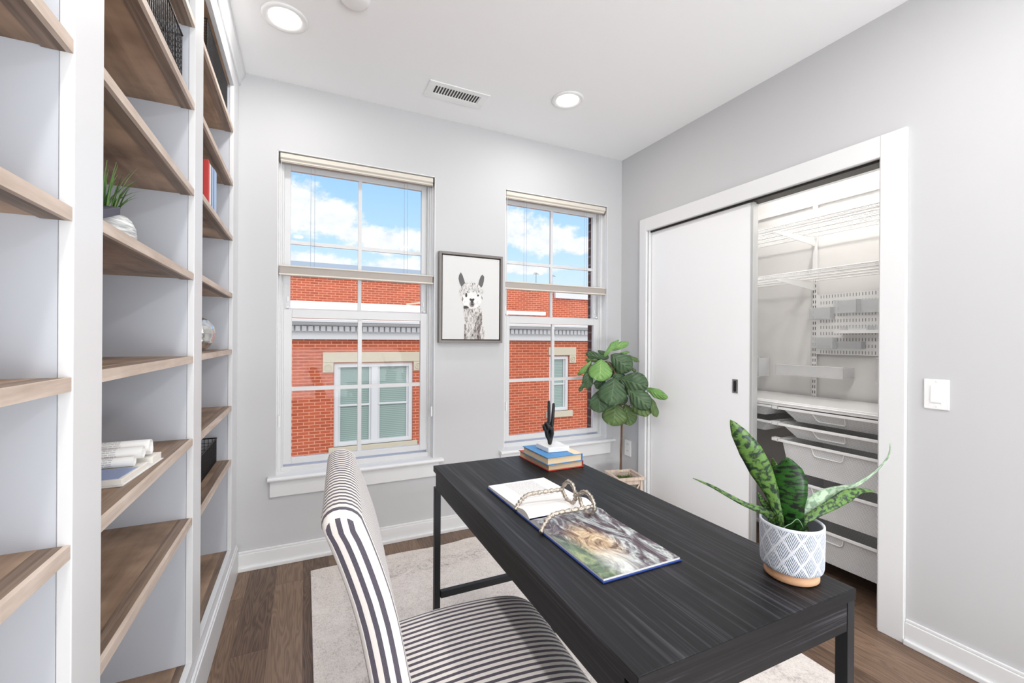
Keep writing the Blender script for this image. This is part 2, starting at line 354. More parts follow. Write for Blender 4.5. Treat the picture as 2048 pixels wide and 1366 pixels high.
M['inkmid'] = bsdf_mat('ink_mid', srgb(150, 146, 144), .8)[0]
def fur(name, thr, dk, lt, sx=60, sz=14):
    m, t, b = bsdf_mat(name, None, .8)
    n = t.noise(t.mapping(t.obj(), sc=(sx, 1, sz)), 1.0, 5, .7, 1.5)
    t.link(t.ramp(n, [(thr-.09, dk), (thr+.07, lt)]), b.inputs['Base Color']); return m
M['furneck'] = fur('printed_fur_neck', .47, srgb(96, 86, 80), srgb(226, 222, 218), 130, 26)
M['furneck2'] = fur('printed_fur_neck_shadow', .55, srgb(88, 76, 70), srgb(206, 200, 196), 130, 26)
M['furhead'] = fur('printed_fur_head', .45, srgb(84, 78, 76), srgb(228, 226, 223), 110, 40)
M['furface'] = fur('printed_fur_face', .36, srgb(190, 188, 186), srgb(236, 235, 233), 40, 30)

# ---------------- geometry helpers ----------------
class MB:
    def __init__(s): s.v = []; s.f = []; s.uv = []
    def vert(s, p): s.v.append(Vector(p)); return len(s.v)-1
    def face(s, idx, uvs=None): s.f.append(list(idx)); s.uv.append(uvs)
    def box(s, a, b):
        x0, x1 = sorted((a[0], b[0])); y0, y1 = sorted((a[1], b[1])); z0, z1 = sorted((a[2], b[2]))
        i = len(s.v)
        for z in (z0, z1):
            for (x, y) in ((x0, y0), (x1, y0), (x1, y1), (x0, y1)): s.vert((x, y, z))
        for q in ((3, 2, 1, 0), (4, 5, 6, 7), (0, 1, 5, 4), (1, 2, 6, 5), (2, 3, 7, 6), (3, 0, 4, 7)): s.face([i+k for k in q])
        return s
    def prism(s, poly, d):
        """poly: list of 3D points (one flat outline), d: extrusion vector"""
        d = Vector(d); n = len(poly); i = len(s.v)
        for p in poly: s.vert(p)
        for p in poly: s.vert(Vector(p)+d)
        s.face([i+k for k in range(n)][::-1]); s.face([i+n+k for k in range(n)])
        for k in range(n): s.face([i+k, i+(k+1) % n, i+n+(k+1) % n, i+n+k])
        return s
    def tube(s, pts, r, n=8, cap=True, up=None):
        pts = [Vector(p) for p in pts]; m = len(pts)
        rr = r if isinstance(r, (list, tuple)) else [r]*m
        i = len(s.v); ref = None
        for k, p in enumerate(pts):
            tn = (pts[min(k+1, m-1)]-pts[max(k-1, 0)]).normalized()
            if ref is None:
                ref = tn.orthogonal().normalized() if up is None else (Vector(up)-tn*tn.dot(Vector(up))).normalized()
            else:
                ref = (ref-tn*tn.dot(ref)); ref = ref.normalized() if ref.length > 1e-6 else tn.orthogonal().normalized()
            b2 = tn.cross(ref)
            for j in range(n):
                a = 2*math.pi*j/n; s.vert(p+(ref*math.cos(a)+b2*math.sin(a))*rr[k])
        for k in range(m-1):
            for j in range(n):
                s.face([i+k*n+j, i+k*n+(j+1) % n, i+(k+1)*n+(j+1) % n, i+(k+1)*n+j])
        if cap:
            s.face([i+j for j in range(n)][::-1]); s.face([i+(m-1)*n+j for j in range(n)])
        return s
    def lathe(s, prof, c, n=32, squash=(1, 1), caps=True):
        i = len(s.v); c = Vector(c)
        for (r, z) in prof:
            for j in range(n):
                a = 2*math.pi*j/n; s.vert(c+Vector((r*math.cos(a)*squash[0], r*math.sin(a)*squash[1], z)))
        for k in range(len(prof)-1):
            for j in range(n): s.face([i+k*n+j, i+k*n+(j+1) % n, i+(k+1)*n+(j+1) % n, i+(k+1)*n+j])
        if caps and prof[0][0] > 1e-5: s.face([i+j for j in range(n)][::-1])
        if caps and prof[-1][0] > 1e-5: s.face([i+(len(prof)-1)*n+j for j in range(n)])
        return s
    def grid(s, P, UV=None):
        """P[i][j] 3D points, UV[i][j] optional"""
        i0 = len(s.v); a = len(P); b = len(P[0])
        for row in P:
            for p in row: s.vert(p)
        for i in range(a-1):
            for j in range(b-1):
                q = [(i, j), (i, j+1), (i+1, j+1), (i+1, j)]
                s.face([i0+u*b+v for u, v in q], [UV[u][v] for u, v in q] if UV else None)
        return s
    def build(s, name, mat, parent=None, smooth=False, bevel=0, seg=2, local=False, subsurf=0, solid=0):
        off = Vector((0, 0, 0))
        if parent is not None and not local:
            p = parent
            while p: off = off + p.location; p = p.parent
        me = bpy.data.meshes.new(name)
        me.from_pydata([tuple(v-off) for v in s.v], [], s.f)
        if any(u is not None for u in s.uv):
            ul = me.uv_layers.new(name='UVMap'); k = 0
            for f, u in zip(s.f, s.uv):
                for q in range(len(f)):
                    ul.data[k].uv = u[q] if u else (0, 0); k += 1
        me.update()
        bm = bmesh.new(); bm.from_mesh(me)
        if not any(u is not None for u in s.uv): bmesh.ops.recalc_face_normals(bm, faces=bm.faces)
        bm.to_mesh(me); bm.free()
        if smooth:
            for p in me.polygons: p.use_smooth = True
        me.materials.append(mat)
        o = bpy.data.objects.new(name, me); C.objects.link(o)
        if parent is not None: o.parent = parent
        if bevel:
            md = o.modifiers.new('bevel', 'BEVEL'); md.width = bevel; md.segments = seg; md.limit_method = 'ANGLE'; md.angle_limit = R(35)
        if solid:
            md = o.modifiers.new('solid', 'SOLIDIFY'); md.thickness = solid; md.offset = 0
        if subsurf:
            md = o.modifiers.new('sub', 'SUBSURF'); md.levels = subsurf; md.render_levels = subsurf
        return o
def B(a, b): return MB().box(a, b)
def tag(o, label=None, cat=None, group=None, kind=None):
    if label: o['label'] = label
    if cat: o['category'] = cat
    if group: o['group'] = group
    if kind: o['kind'] = kind
    return o
def empty(name, loc, rz=0):
    o = bpy.data.objects.new(name, None); C.objects.link(o); o.location = loc; o.rotation_euler = (0, 0, rz); o.empty_display_size = .05
    return o
def thing(name, label, cat, loc, rz=0, group=None): return tag(empty(name, loc, rz), label, cat, group)
def struct(name, mb, mat, **k): return tag(mb.build(name, mat, **k), kind='structure')
def dup(root, loc=None, label=None, rz=None):
    r = root.copy(); C.objects.link(r)
    if loc is not None: r.location = loc
    if rz is not None: r.rotation_euler = (0, 0, rz)
    if label: r['label'] = label
    for ch in list(root.children):
        c = ch.copy(); C.objects.link(c); c.parent = r
        for g in list(ch.children):
            d = g.copy(); C.objects.link(d); d.parent = c
    return r

# ---------------- room shell ----------------
WY, WX, LX, CZ = 2.665, 2.215, -.64, 2.618      # back wall, right wall, wall behind bookcase, ceiling
YB = -1.8                                        # wall behind the camera
CXB = 2.80                                       # closet rear wall
struct('floor', B((LX-.15, YB-.15, -.12), (CXB+.1, WY+.14, 0)), M['floor'])
struct('ceiling', B((LX-.15, YB-.15, CZ), (CXB+.1, WY+.14, CZ+.2)), M['ceil'])
W1 = (-.137, .737); W2 = (1.22, 2.080); WZ = (.455, 2.245); WT = .14
wb = MB()
for a, b_ in ((LX-.15, W1[0]), (W1[1], W2[0]), (W2[1], CXB+.1)): wb.box((a, WY, 0), (b_, WY+WT, CZ))
for q in (W1, W2):
    wb.box((q[0], WY, 0), (q[1], WY+WT, WZ[0])); wb.box((q[0], WY, WZ[1]), (q[1], WY+WT, CZ))
struct('wall_back', wb, M['wall'])
wo_ = MB()
for a, b_ in ((LX-.2, W1[0]+.012), (W1[1]-.012, W2[0]+.012), (W2[1]-.014, CXB+.2)): wo_.box((a, WY+WT+.001, -6), (b_, WY+WT+.09, CZ+.35))
for q in (W1, W2):
    wo_.box((q[0]+.012, WY+WT+.001, -6), (q[1]-.012, WY+WT+.09, WZ[0])); wo_.box((q[0]+.012, WY+WT+.001, WZ[1]), (q[1]-.012, WY+WT+.09, CZ+.35))
struct('wall_exterior', wo_, M['brickdark'])
OY = (.985, 2.375); OZ = 2.008                   # closet opening
wr = MB()
wr.box((WX, YB-.15, 0), (WX+.12, OY[0], CZ)); wr.box((WX, OY[1], 0), (WX+.12, WY-.001, CZ)); wr.box((WX, OY[0], OZ), (WX+.12, OY[1], CZ))
struct('wall_right', wr, M['wall'])
struct('wall_left', B((LX-.12, YB-.15, 0), (LX, WY-.001, CZ)), M['wall'])
# wall behind the camera, with an invented opening that lets the added fill light in
wf = MB(); fx0, fx1, fz0, fz1 = -.28, 2.0, .3, 2.4
wf.box((LX, YB-.12, 0), (fx0, YB, CZ)); wf.box((fx1, YB-.12, 0), (WX, YB, CZ)); wf.box((fx0, YB-.12, 0), (fx1, YB, fz0)); wf.box((fx0, YB-.12, fz1), (fx1, YB, CZ))
struct('wall_front', wf, M['wall'])
wc = MB(); wc.box((CXB, .45, 0), (CXB+.08, WY-.001, CZ)); wc.box((WX+.12, .45, 0), (CXB, .55, CZ))
struct('wall_closet', wc, M['closet'])
# baseboards with shoe moulding
def bb(name, a, b_, nrm, h=.10, t=.014):
    m_ = MB(); nx, ny = nrm
    def slab(t0, t1, z0, z1):
        p = (min(a[0], b_[0], a[0]+nx*t1, b_[0]+nx*t1), min(a[1], b_[1], a[1]+ny*t1, b_[1]+ny*t1), z0)
        q = (max(a[0], b_[0], a[0]+nx*t1, b_[0]+nx*t1), max(a[1], b_[1], a[1]+ny*t1, b_[1]+ny*t1), z1)
        m_.box(p, q)
    slab(0, t, 0, h-.012); slab(0, t*.7, h-.012, h); slab(0, t+.012, 0, .02)
    return struct(name, m_, M['trim'], bevel=.003)
bb('baseboard_back', (-.316, WY), (WX, WY), (0, -1))
bb('baseboard_right', (WX, YB), (WX, .893), (-1, 0))
bb('baseboard_closet', (CXB, .55), (CXB, WY), (-1, 0))
# closet casing and jamb
tr_ = MB(); cx0, cx1 = WX-.020, WX-.0005
tr_.box((cx0, .893, 0), (cx1, .983, 2.098)); tr_.box((cx0, 2.376, 0), (cx1, 2.444, 2.098)); tr_.box((cx0, .983, 2.006), (cx1, 2.376, 2.098))
struct('trim_1', tr_, M['trim'], bevel=.003)
jb = MB(); jb.box((WX, OY[0]-.003, 0), (WX+.13, OY[0]+.008, OZ)); jb.box((WX, OY[1]-.008, 0), (WX+.13, OY[1]+.003, OZ)); jb.box((WX+.09, OY[0], OZ-.008), (WX+.13, OY[1], OZ+.003))
struct('trim_2', jb, M['trim'])
struct('trim_3', B((WX+.012, OY[0]+.008, OZ-.012), (WX+.088, OY[1]-.008, OZ-.0005)), M['gap'])

# ---------------- windows ----------------
def window(n, x0, x1):
    root = tag(empty('window_%d' % n, ((x0+x1)/2, WY, WZ[0])), kind='structure')
    z0, z1 = .478, 2.245; V = M['vinyl']
    def rect(mb, ax, bx, az_, bz, ya, yb, wl, wr_, wb_, wt):
        mb.box((ax, ya, az_), (ax+wl, yb, bz)); mb.box((bx-wr_, ya, az_), (bx, yb, bz))
        mb.box((ax+wl, ya, az_), (bx-wr_, yb, az_+wb_)); mb.box((ax+wl, ya, bz-wt), (bx-wr_, yb, bz))
    m_ = MB()                                    # white jamb lining
    m_.box((x0, WY-.001, z0), (x0+.004, WY+.06, z1)); m_.box((x1-.004, WY-.001, z0), (x1, WY+.06, z1)); m_.box((x0, WY-.001, z1-.004), (x1, WY+.06, z1))
    m_.build('jamb_lining', M['trim'], root)
    m_ = MB(); rect(m_, x0, x1, z0-.02, z1, WY+.06, WY+.135, .022, .022, .045, .04)
    m_.box((x0+.022, WY+.068, z0+.02), (x0+.030, WY+.10, z1-.04)); m_.box((x1-.030, WY+.068, z0+.02), (x1-.022, WY+.10, z1-.04))
    m_.build('frame', V, root, bevel=.002)
    gz = 1.365
    m_ = MB(); rect(m_, x0+.030, x1-.030, .515, gz+.022, WY+.072, WY+.098, .042, .042, .034, .048)
    sash = m_.build('lower_sash', V, root, bevel=.002)
    cxm = (x0+x1)/2
    MB().box((cxm-.011, WY+.079, .549), (cxm+.011, WY+.094, gz-.026)).box((x0+.072, WY+.0795, .925), (cxm-.0111, WY+.0935, .947)).box((cxm+.0111, WY+.0795, .925), (x1-.072, WY+.0935, .947)).build('muntin', V, sash)
    MB().box((x0+.072, WY+.085, .549), (x1-.072, WY+.088, gz-.026)).build('pane', M['glass'], sash)
    m_ = MB(); rect(m_, x0+.022, x1-.022, gz-.014, z1-.03, WY+.102, WY+.128, .040, .040, .042, .036)
    us = m_.build('upper_sash', V, root, bevel=.002)
    MB().box((cxm-.010, WY+.108, gz+.02), (cxm+.010, WY+.123, z1-.06)).box((x0+.06, WY+.1085, 1.762), (cxm-.0101, WY+.1225, 1.783)).box((cxm+.0101, WY+.1085, 1.762), (x1-.06, WY+.1225, 1.783)).build('muntin', V, us)
    MB().box((x0+.06, WY+.114, gz+.02), (x1-.06, WY+.117, z1-.06)).build('pane', M['glass'], us)
    # tilt latches
    for lx in (x0+.05, x1-.05):
        MB().box((lx-.006, WY+.066, 1.395), (lx+.006, WY+.102, 1.402)).box((lx-.003, WY+.094, 1.43), (lx+.003, WY+.102, 1.46)).build('tilt_latch', M['plast'], us)
    # stool with rounded nose, and apron
    nose = [(x0-.037, WY-.04, .4555), (x0-.037, WY-.047, .461), (x0-.037, WY-.049, .467), (x0-.037, WY-.047, .473), (x0-.037, WY-.04, .478), (x0-.037, WY-.001, .478), (x0-.037, WY-.001, .4555)]
    m_ = MB(); m_.prism(nose, (x1-x0+.088, 0, 0)); m_.box((x0+.001, WY-.002, .4555), (x1-.001, WY+.062, .478)); m_.build('stool', M['trim'], root)
    MB().box((x0-.028, WY-.016, .367), (x1+.028, WY-.0005, .4553)).build('apron', M['trim'], root, bevel=.002)
    return root
window(1, *W1); window(2, *W2)
def shade(x0, x1, label):
    t_ = thing('cellular_shade', label, 'window shade', ((x0+x1)/2, WY+.03, 2.20), 0, 'cellular shades in the windows')
    y0, y1 = WY+.008, WY+.052
    # head rail: cream box with pleated front lip
    MB().prism([(x0+.012, y0, 2.212), (x0+.012, y0, 2.236), (x0+.012, y1, 2.238), (x0+.012, y1, 2.196), (x0+.012, y0+.012, 2.196), (x0+.012, y0+.012, 2.205)], (x1-x0-.024, 0, 0)).build('head_rail', M['shade'], t_, bevel=.002)
    MB().box((x0+.014, y0+.014, 2.190), (x1-.014, y1-.004, 2.1955)).build('folded_fabric', M['shade2'], t_)
    for bx_ in (x0+.008, x1-.0115): MB().box((bx_, y0+.004, 2.19), (bx_+.0035, y1, 2.24)).build('end_bracket', M['gap'], t_)
    mr = MB().box((x0+.007, y0, 1.617), (x1-.007, y1, 1.625)).box((x0+.007, y0, 1.570), (x1-.007, y1, 1.579)).build('bottom_rail', M['shade'], t_, bevel=.002)
    MB().box((x0+.012, y0+.004, 1.579), (x1-.012, y1-.004, 1.617)).build('pleated_cells', M['shade2'], mr)
    ym = (y0+y1)/2
    for cxp in (x0+.165, x0+.185, x1-.185, x1-.165):
        MB().tube([(cxp, ym+.01, 2.19), (cxp, ym+.01, 1.622)], .0010, 5).build('lift_cord', M['cordgrey'], t_)
    for cxp in (x0+.016, x1-.016):
        MB().tube([(cxp, y0-.003, 2.2), (cxp, y0-.003, 1.62)], .0013, 5).build('tension_cord', M['cord'], t_)
        MB().tube([(cxp, y0-.003, 1.575), (cxp, y0-.003, .80)], .0013, 5).build('tension_cord', M['cord'], t_)
        MB().box((cxp-.004, y0-.008, .74), (cxp+.004, y0+.004, .80)).build('cord_clip', M['plast'], t_)
shade(*W1, 'cream cellular shade lowered midway in the left window, the one beside the bookcase')
shade(*W2, 'cream cellular shade lowered midway in the right window near the potted tree')

# ---------------- built-in bookcase ----------------
FX = -.318
bc = thing('built_in_bookcase', 'white floor-to-ceiling built-in bookcase with brown stained wooden shelves', 'bookcase', (FX-.15, 1.2, 0))
stile_y = [(.07, .19), (.884, .99), (1.683, 1.80), (2.50, WY-.001), (-.75, -.63)]
bays = [(.19, .884), (.99, 1.683), (1.80, 2.50), (-.63, .07)]
zz_ = [[.645, .904, 1.159, 1.418, 1.673, 1.94, 2.21], [.648, .900, 1.163, 1.426, 1.694, 1.967, 2.229], [.628, .890, 1.166, 1.439, 1.719, 1.986, 2.247], [.645, .904, 1.159, 1.418, 1.673, 1.94, 2.21]]
for a, b_ in stile_y: MB().box((FX-.018, a, .185), (FX, b_, 2.457)).build('stile', M['case'], bc, bevel=.0015)
MB().box((FX-.018, -.75, 2.457), (FX, WY-.001, 2.575)).build('header', M['case'], bc, bevel=.0015)
cr = [(FX, -.75, 2.545), (FX+.008, -.75, 2.545), (FX+.010, -.75, 2.565), (FX+.026, -.75, 2.595), (FX+.030, -.75, CZ-.001), (FX-.018, -.75, CZ-.001), (FX-.018, -.75, 2.5755), (FX, -.75, 2.5755)]
MB().prism(cr, (0, WY-.001+.75, 0)).build('crown_moulding', M['case'], bc)
MB().box((FX-.018, -.75, 0), (FX, WY-.001, .185)).build('toe_board', M['case'], bc, bevel=.0015)
MB().box((FX+.0003, -.75, 0), (FX+.013, WY-.018, .135)).box((FX+.0003, -.75, .135), (FX+.009, WY-.018, .146)).build('base_moulding', M['case'], bc, bevel=.003)
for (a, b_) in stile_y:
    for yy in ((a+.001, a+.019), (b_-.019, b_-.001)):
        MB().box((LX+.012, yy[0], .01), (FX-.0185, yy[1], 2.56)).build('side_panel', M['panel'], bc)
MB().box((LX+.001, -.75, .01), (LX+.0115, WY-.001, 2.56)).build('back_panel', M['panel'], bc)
for (a, b_), zs in zip(bays, zz_):
    MB().box((LX+.012, a-.0005, 2.457), (FX-.0185, b_+.0005, 2.475)).build('top_board', M['shelfwood'], bc)
    s_ = MB().box((LX+.012, a-.0005, .165), (FX-.04, b_+.0005, .184)).build('bottom_shelf', M['shelfwood'], bc)
    MB().box((FX-.0398, a-.0005, .165), (FX-.0185, b_+.0005, .1845)).build('edge_band', M['nose'], s_)
    for z in zs:
        s_ = MB().box((LX+.012, a-.0005, z-.018), (FX-.038, b_+.0005, z)).build('shelf', M['shelfwood'], bc)
        MB().box((FX-.0378, a+.0004, z-.021), (FX-.010, b_-.0004, z)).build('nosing', M['nose'], s_)
        MB().box((FX-.0098, a+.0004, z-.021), (FX-.0015, b_-.0004, z)).build('edge_band', M['edgewood'], s_)

# ---------------- ceiling fixtures ----------------
def downlight(x, y, label, cat='ceiling light', watt=None):
    t_ = thing('recessed_light', label, cat, (x, y, CZ), 0, 'recessed ceiling lights')
    MB().lathe([(.062, -.001), (.066, -.006), (.083, -.010), (.092, -.006), (.094, -.0005)], (x, y, CZ), 40).build('trim_ring', M['plast'], t_, smooth=True)
    MB().lathe([(.0005, -.0055), (.058, -.0055), (.0615, -.003)], (x, y, CZ), 32).build('diffuser', M['lampglow'], t_)
    ld = bpy.data.lights.new('lamp_light', 'AREA'); ld.shape = 'DISK'; ld.size = .115; ld.energy = watt or LAMP_W; ld.color = (1, .975, .95)
    lo = bpy.data.objects.new('lamp_light', ld); C.objects.link(lo); lo.parent = t_; lo.location = (0, 0, -.013)
downlight(-.085, 2.131, 'round recessed ceiling light glowing near the bookcase, left of the air vent', watt=3.6)
downlight(1.37, 2.130, 'round recessed ceiling light glowing right of the air vent', watt=3.6)
downlight(-.085, .55, 'added recessed ceiling light, out of view overhead near the bookcase')  # this and the next three lamps are unseen, added to light the room
downlight(1.37, .55, 'added recessed ceiling light, out of view above the desk end, near the right wall')
downlight(-.085, -1.0, 'added recessed ceiling light, out of view at the rear of the room, bookcase side')
downlight(1.37, -1.0, 'added recessed ceiling light, out of view at the rear of the room, right wall side')
cl_ = downlight(2.44, 1.35, 'recessed ceiling light inside the closet, above the wire shelves', watt=9)
# vent
vt = thing('air_vent', 'white rectangular metal ceiling air vent with dark angled louvres', 'air vent', (.775, 2.365, CZ))
vx0, vx1, vy0, vy1 = .600, .948, 2.284, 2.448
m_ = MB()
m_.box((vx0, vy0, CZ-.007), (vx1, vy0+.036, CZ-.0005)); m_.box((vx0, vy1-.052, CZ-.007), (vx1, vy1, CZ-.0005)); m_.box((vx0, vy0+.036, CZ-.007), (vx0+.042, vy1-.052, CZ-.0005)); m_.box((vx1-.042, vy0+.036, CZ-.007), (vx1, vy1-.052, CZ-.0005))
m_.build('frame', M['plast'], vt, bevel=.002)
MB().box((vx0+.04, vy0+.034, CZ-.0012), (vx1-.04, vy1-.05, CZ-.0005)).build('duct_opening', M['inkdark'], vt)
for k in range(16):
    x = vx0+.052+k*.0163
    MB().prism([(x, vy0+.036, CZ-.006), (x+.0015, vy0+.036, CZ-.006), (x+.0095, vy0+.036, CZ-.0014), (x+.008, vy0+.036, CZ-.0014)], (0, vy1-.052-vy0-.036, 0)).build('louvre', M['plast'], vt)
sm = thing('smoke_detector', 'white round smoke detector at the very top edge of the picture', 'smoke detector', (.175, 1.86, CZ))
MB().lathe([(.001, -.032), (.045, -.032), (.056, -.026), (.062, -.01), (.062, -.0005)], (.175, 1.86, CZ), 36).build('cover', M['plast'], sm, smooth=True)

# ---------------- closet doors ----------------
def sdoor(n, xa, ya, yb):
    d = tag(empty('door_%d' % n, (xa, (ya+yb)/2, 0)), kind='structure')
    MB().box((xa, ya+.016, .03), (xa+.022, yb-.004, OZ-.012)).build('panel', M['door'], d)
    MB().box((xa-.002, ya, .025), (xa+.025, ya+.0158, OZ-.012)).build('edge_rail', M['alu'], d, bevel=.002)
    return d
d1 = sdoor(1, WX+.022, 1.585, OY[1]-.009)
hy0, hy1, hz0, hz1 = 1.674, 1.708, .924, 1.003
MB().box((WX+.0185, hy0, hz0), (WX+.0218, hy1, hz1)).build('flush_pull', M['steel'], d1, bevel=.001)
cc = [((hy0+hy1)/2 + .0085*math.cos(a), (hz1-.016 if math.sin(a) >= 0 else hz0+.016)+.0085*math.sin(a)) for a in [math.pi*2*k/24 for k in range(24)]]
MB().prism([(WX+.0176, y, z) for y, z in cc], (.0008, 0, 0)).build('pull_recess', M['black'], d1)
d2 = sdoor(2, WX+.060, 1.600, OY[1]-.009)

# ---------------- closet fittings ----------------
W_ = M['wire']; SX = CXB-.022
SY = ony  # (kept for clarity)
sy1 = onx(CXB, 1632, 790).y                       # standard position on the rear wall
rz = onx(CXB, 1636, 401).z
tg = thing('hanging_rail', 'long white horizontal hanging rail high on the closet wall', 'rail', (CXB-.01, 1.5, rz))
MB().box((CXB-.012, .60, rz-.03), (CXB-.0008, WY-.02, rz)).build('track', W_, tg, bevel=.002)
def standard(y, label):
    t_ = thing('slotted_standard', label, 'shelf standard', (CXB-.01, y, .25), 0, 'slotted uprights in the closet')
    MB().box((SX, y-.013, .25), (CXB-.0125, y+.013, rz+.005)).build('channel', W_, t_, bevel=.001)
    for s in (-1, 1):
        m_ = MB()
        z = .27
        while z < 1.60:
            m_.box((SX-.0009, y+s*.006-.0016, z), (SX-.0001, y+s*.006+.0016, z+.018)); z += .032
        m_.build('slot_row', M['gap'], t_)
standard(sy1, 'white slotted steel upright left of the pegboard in the closet')
standard(sy1-.62, 'white slotted steel upright mostly hidden behind the closet casing')
standard(sy1+.62, 'white slotted steel upright hidden behind the sliding doors')
def wireshelf(z, label, depth=.405, z_f=None):
    x0, x1 = CXB-.03-depth, CXB-.03; ya, yb = .60, WY-.05
    t_ = thing('wire_shelf', label, 'wire shelf', (x1, 1.6, z), 0, 'ventilated wire shelves in the closet')
    m_ = MB()
    for x, zz in ((x0, z), (x0, z-.018), (x0+.10, z-.004), (x0+.20, z-.004), (x0+.30, z-.004), (x1, z-.004)): m_.tube([(x, ya, zz), (x, yb, zz)], .003, 6)
    m_.build('long_wires', W_, t_)
    m_ = MB(); y = ya+.01
    while y < yb: m_.box((x0, y-.0009, z-.001), (x1, y+.0009, z+.001)); m_.box((x0-.001, y-.0009, z-.018), (x0+.001, y+.0009, z)); y += .0145
    m_.build('cross_wires', W_, t_)
    for yy in (sy1, sy1-.62, sy1+.62):
        MB().prism([(x1, yy-.002, z-.006), (x0+.01, yy-.002, z-.008), (x0+.01, yy-.002, z-.018), (x1+.006, yy-.002, z-.062)], (0, .004, 0)).build('bracket', W_, t_)
z1_ = (onx(CXB-.435, 1547, 455).z); z2_ = onx(CXB-.435, 1547, 550.5).z
wireshelf(z1_, 'white ventilated wire shelf, the upper of two high in the closet')
wireshelf(z2_, 'white ventilated wire shelf, the lower of two above the pegboard')
# worktop-like solid mesh shelf
p_ = onx(CXB, 1509, 778.3); zs_ = p_.z
ms = thing('mesh_shelf', 'white fine-mesh shelf running across the closet above the drawers', 'wire shelf', (CXB-.2, 1.6, zs_))
XF = CXB-.42
MB().box((XF, .60, zs_-.004), (CXB-.025, WY-.05, zs_-.001)).build('mesh_surface', clearmat('fine_white_mesh', srgb(244, 243, 242), .95), ms)
MB().box((XF-.006, .60, zs_-.028), (XF, WY-.05, zs_)).build('front_lip', W_, ms, bevel=.002)
MB().tube([(XF-.009, .6, zs_-.012), (XF-.009, WY-.05, zs_-.012)], .003, 6).build('edge_wire', W_, ms)
# pegboard
pz1 = onx(CXB-.03, 1635, 590).z; pz0 = onx(CXB-.03, 1631, 708).z
pg = thing('pegboard', 'white slotted metal pegboard with small clear bins on it', 'pegboard', (CXB-.03, 1.25, pz0))
px_ = CXB-.03; py1 = sy1-.012; py0 = .66
MB().box((px_, py0, pz0), (px_+.004, py1, pz1)).build('board', W_, pg)
m_ = MB(); nrow = 10; rows = [pz0+.014+(pz1-pz0-.028)*k/(nrow-1) for k in range(nrow)]
for z in rows:
    y = py1-.03
    while y > py0+.02: m_.box((px_-.0008, y-.0016, z-.009), (px_-.0001, y+.0016, z+.009)); y -= .0152
m_.build('slots', bsdf_mat('slot_shadow', srgb(138, 136, 134), .8)[0], pg)
def pix_bin(name, label, px0, py0_, px1, py1_, d=.05, matk='acrylic', cat='bin', group='clear bins on the pegboard'):
    X = px_-.001-d*.5
    a = onx(X, px0, py0_); c = onx(X, px1, py1_)
    ya, yb = sorted((a.y, c.y)); z1b, z0b = a.z, c.z
    t_ = thing(name, label, cat, (X, (ya+yb)/2, z0b), 0, group)
    x1 = px_-.001; x0 = x1-d; th = .002
    m_ = MB(); m_.box((x0, ya, z0b), (x1, yb, z0b+th)); m_.box((x0, ya, z0b+th), (x0+th, yb, z1b)); m_.box((x0+th, ya, z0b+th), (x1, ya+th, z1b)); m_.box((x0+th, yb-th, z0b+th), (x1, yb, z1b))
    m_.build('tray', M[matk], t_)
    MB().box((x1-.004, ya+th, z0b+th), (x1, yb-th, z1b)).build('back_plate', M['frost'], t_)
    return t_
# coordinates from crop of the pegboard
q = lambda x, y: (1600+x/8.535, 560+y/8.535)
pix_bin('storage_bin', 'clear bin at the left of the pegboard, overlapping the upright', *q(190, 480), *q(555, 660))
pix_bin('storage_bin', 'clear bin in the upper row of the pegboard, middle', *q(612, 350), *q(1000, 555))
pix_bin('storage_bin', 'clear bin in the upper row of the pegboard, against the right casing', *q(1012, 330), *q(1400, 545))
pix_bin('storage_bin', 'clear bin in the lowest row of the pegboard, leftmost', *q(255, 980), *q(595, 1175))
pix_bin('storage_bin', 'clear bin in the lowest row of the pegboard, second from left', *q(600, 1050), *q(1080, 1180))
a_, b2_ = onx(px_-.03, *q(680, 862)), onx(px_-.03, *q(1500, 905))
pt = thing('pegboard_shelf', 'narrow white metal shelf hooked on the pegboard', 'shelf', (px_-.03, b2_.y, b2_.z))
MB().box((px_-.08, .70, b2_.z), (px_-.001, a_.y, b2_.z+.003)).box((px_-.082, .70, b2_.z), (px_-.079, a_.y, a_.z)).build('ledge', W_, pt)
def openbin(label, y0, y1, z0, h):
    t_ = thing('storage_bin', label, 'bin', (px_-.04, (y0+y1)/2, z0), 0, 'clear bins on the pegboard')
    MB().box((px_-.075, y0, z0), (px_-.004, y1, z0+.002)).box((px_-.075, y0, z0), (px_-.073, y1, z0+h)).box((px_-.075, y0, z0), (px_-.004, y0+.002, z0+h)).box((px_-.075, y1-.002, z0), (px_-.004, y1, z0+h)).build('tray', M['acrylic'], t_)
zb = b2_.z+.0035; yA = onx(px_-.075, *q(690, 800)).y; yB_ = onx(px_-.075, *q(1150, 800)).y
openbin('clear low bin on the small pegboard shelf, left one', yB_+.003, yA, zb, .036)
openbin('clear low bin on the small pegboard shelf, right one by the casing', .80, yB_-.003, zb, .036)
# wall troughs
def trough(label, ya, yb, z0, z1, group='clear troughs on the closet wall'):
    x1 = CXB-.026; x0 = x1-.11
    t_ = thing('wall_trough', label, 'storage trough', (x0, (ya+yb)/2, z0), 0, group)
    m_ = MB(); m_.box((x0, ya, z0), (x1, yb, z0+.003)); m_.box((x0, ya, z0), (x0+.003, yb, z1)); m_.box((x0, ya, z0), (x1, ya+.003, z1)); m_.box((x0, yb-.003, z0), (x1, yb, z1)); m_.box((x1-.003, ya, z0), (x1, yb, z1))
    m_.build('tray', M['frost'], t_)
    MB().box((x0-.003, ya-.002, z0-.003), (x0+.001, yb+.002, z0)).box((x0-.003, ya-.002, z1), (x0+.002, yb+.002, z1+.003)).build('rim', W_, t_)
tl = onx(CXB-.135, 1551, 729); tr2 = onx(CXB-.135, 1686, 757.5); tl2 = onx(CXB-.135, 1551, 748)
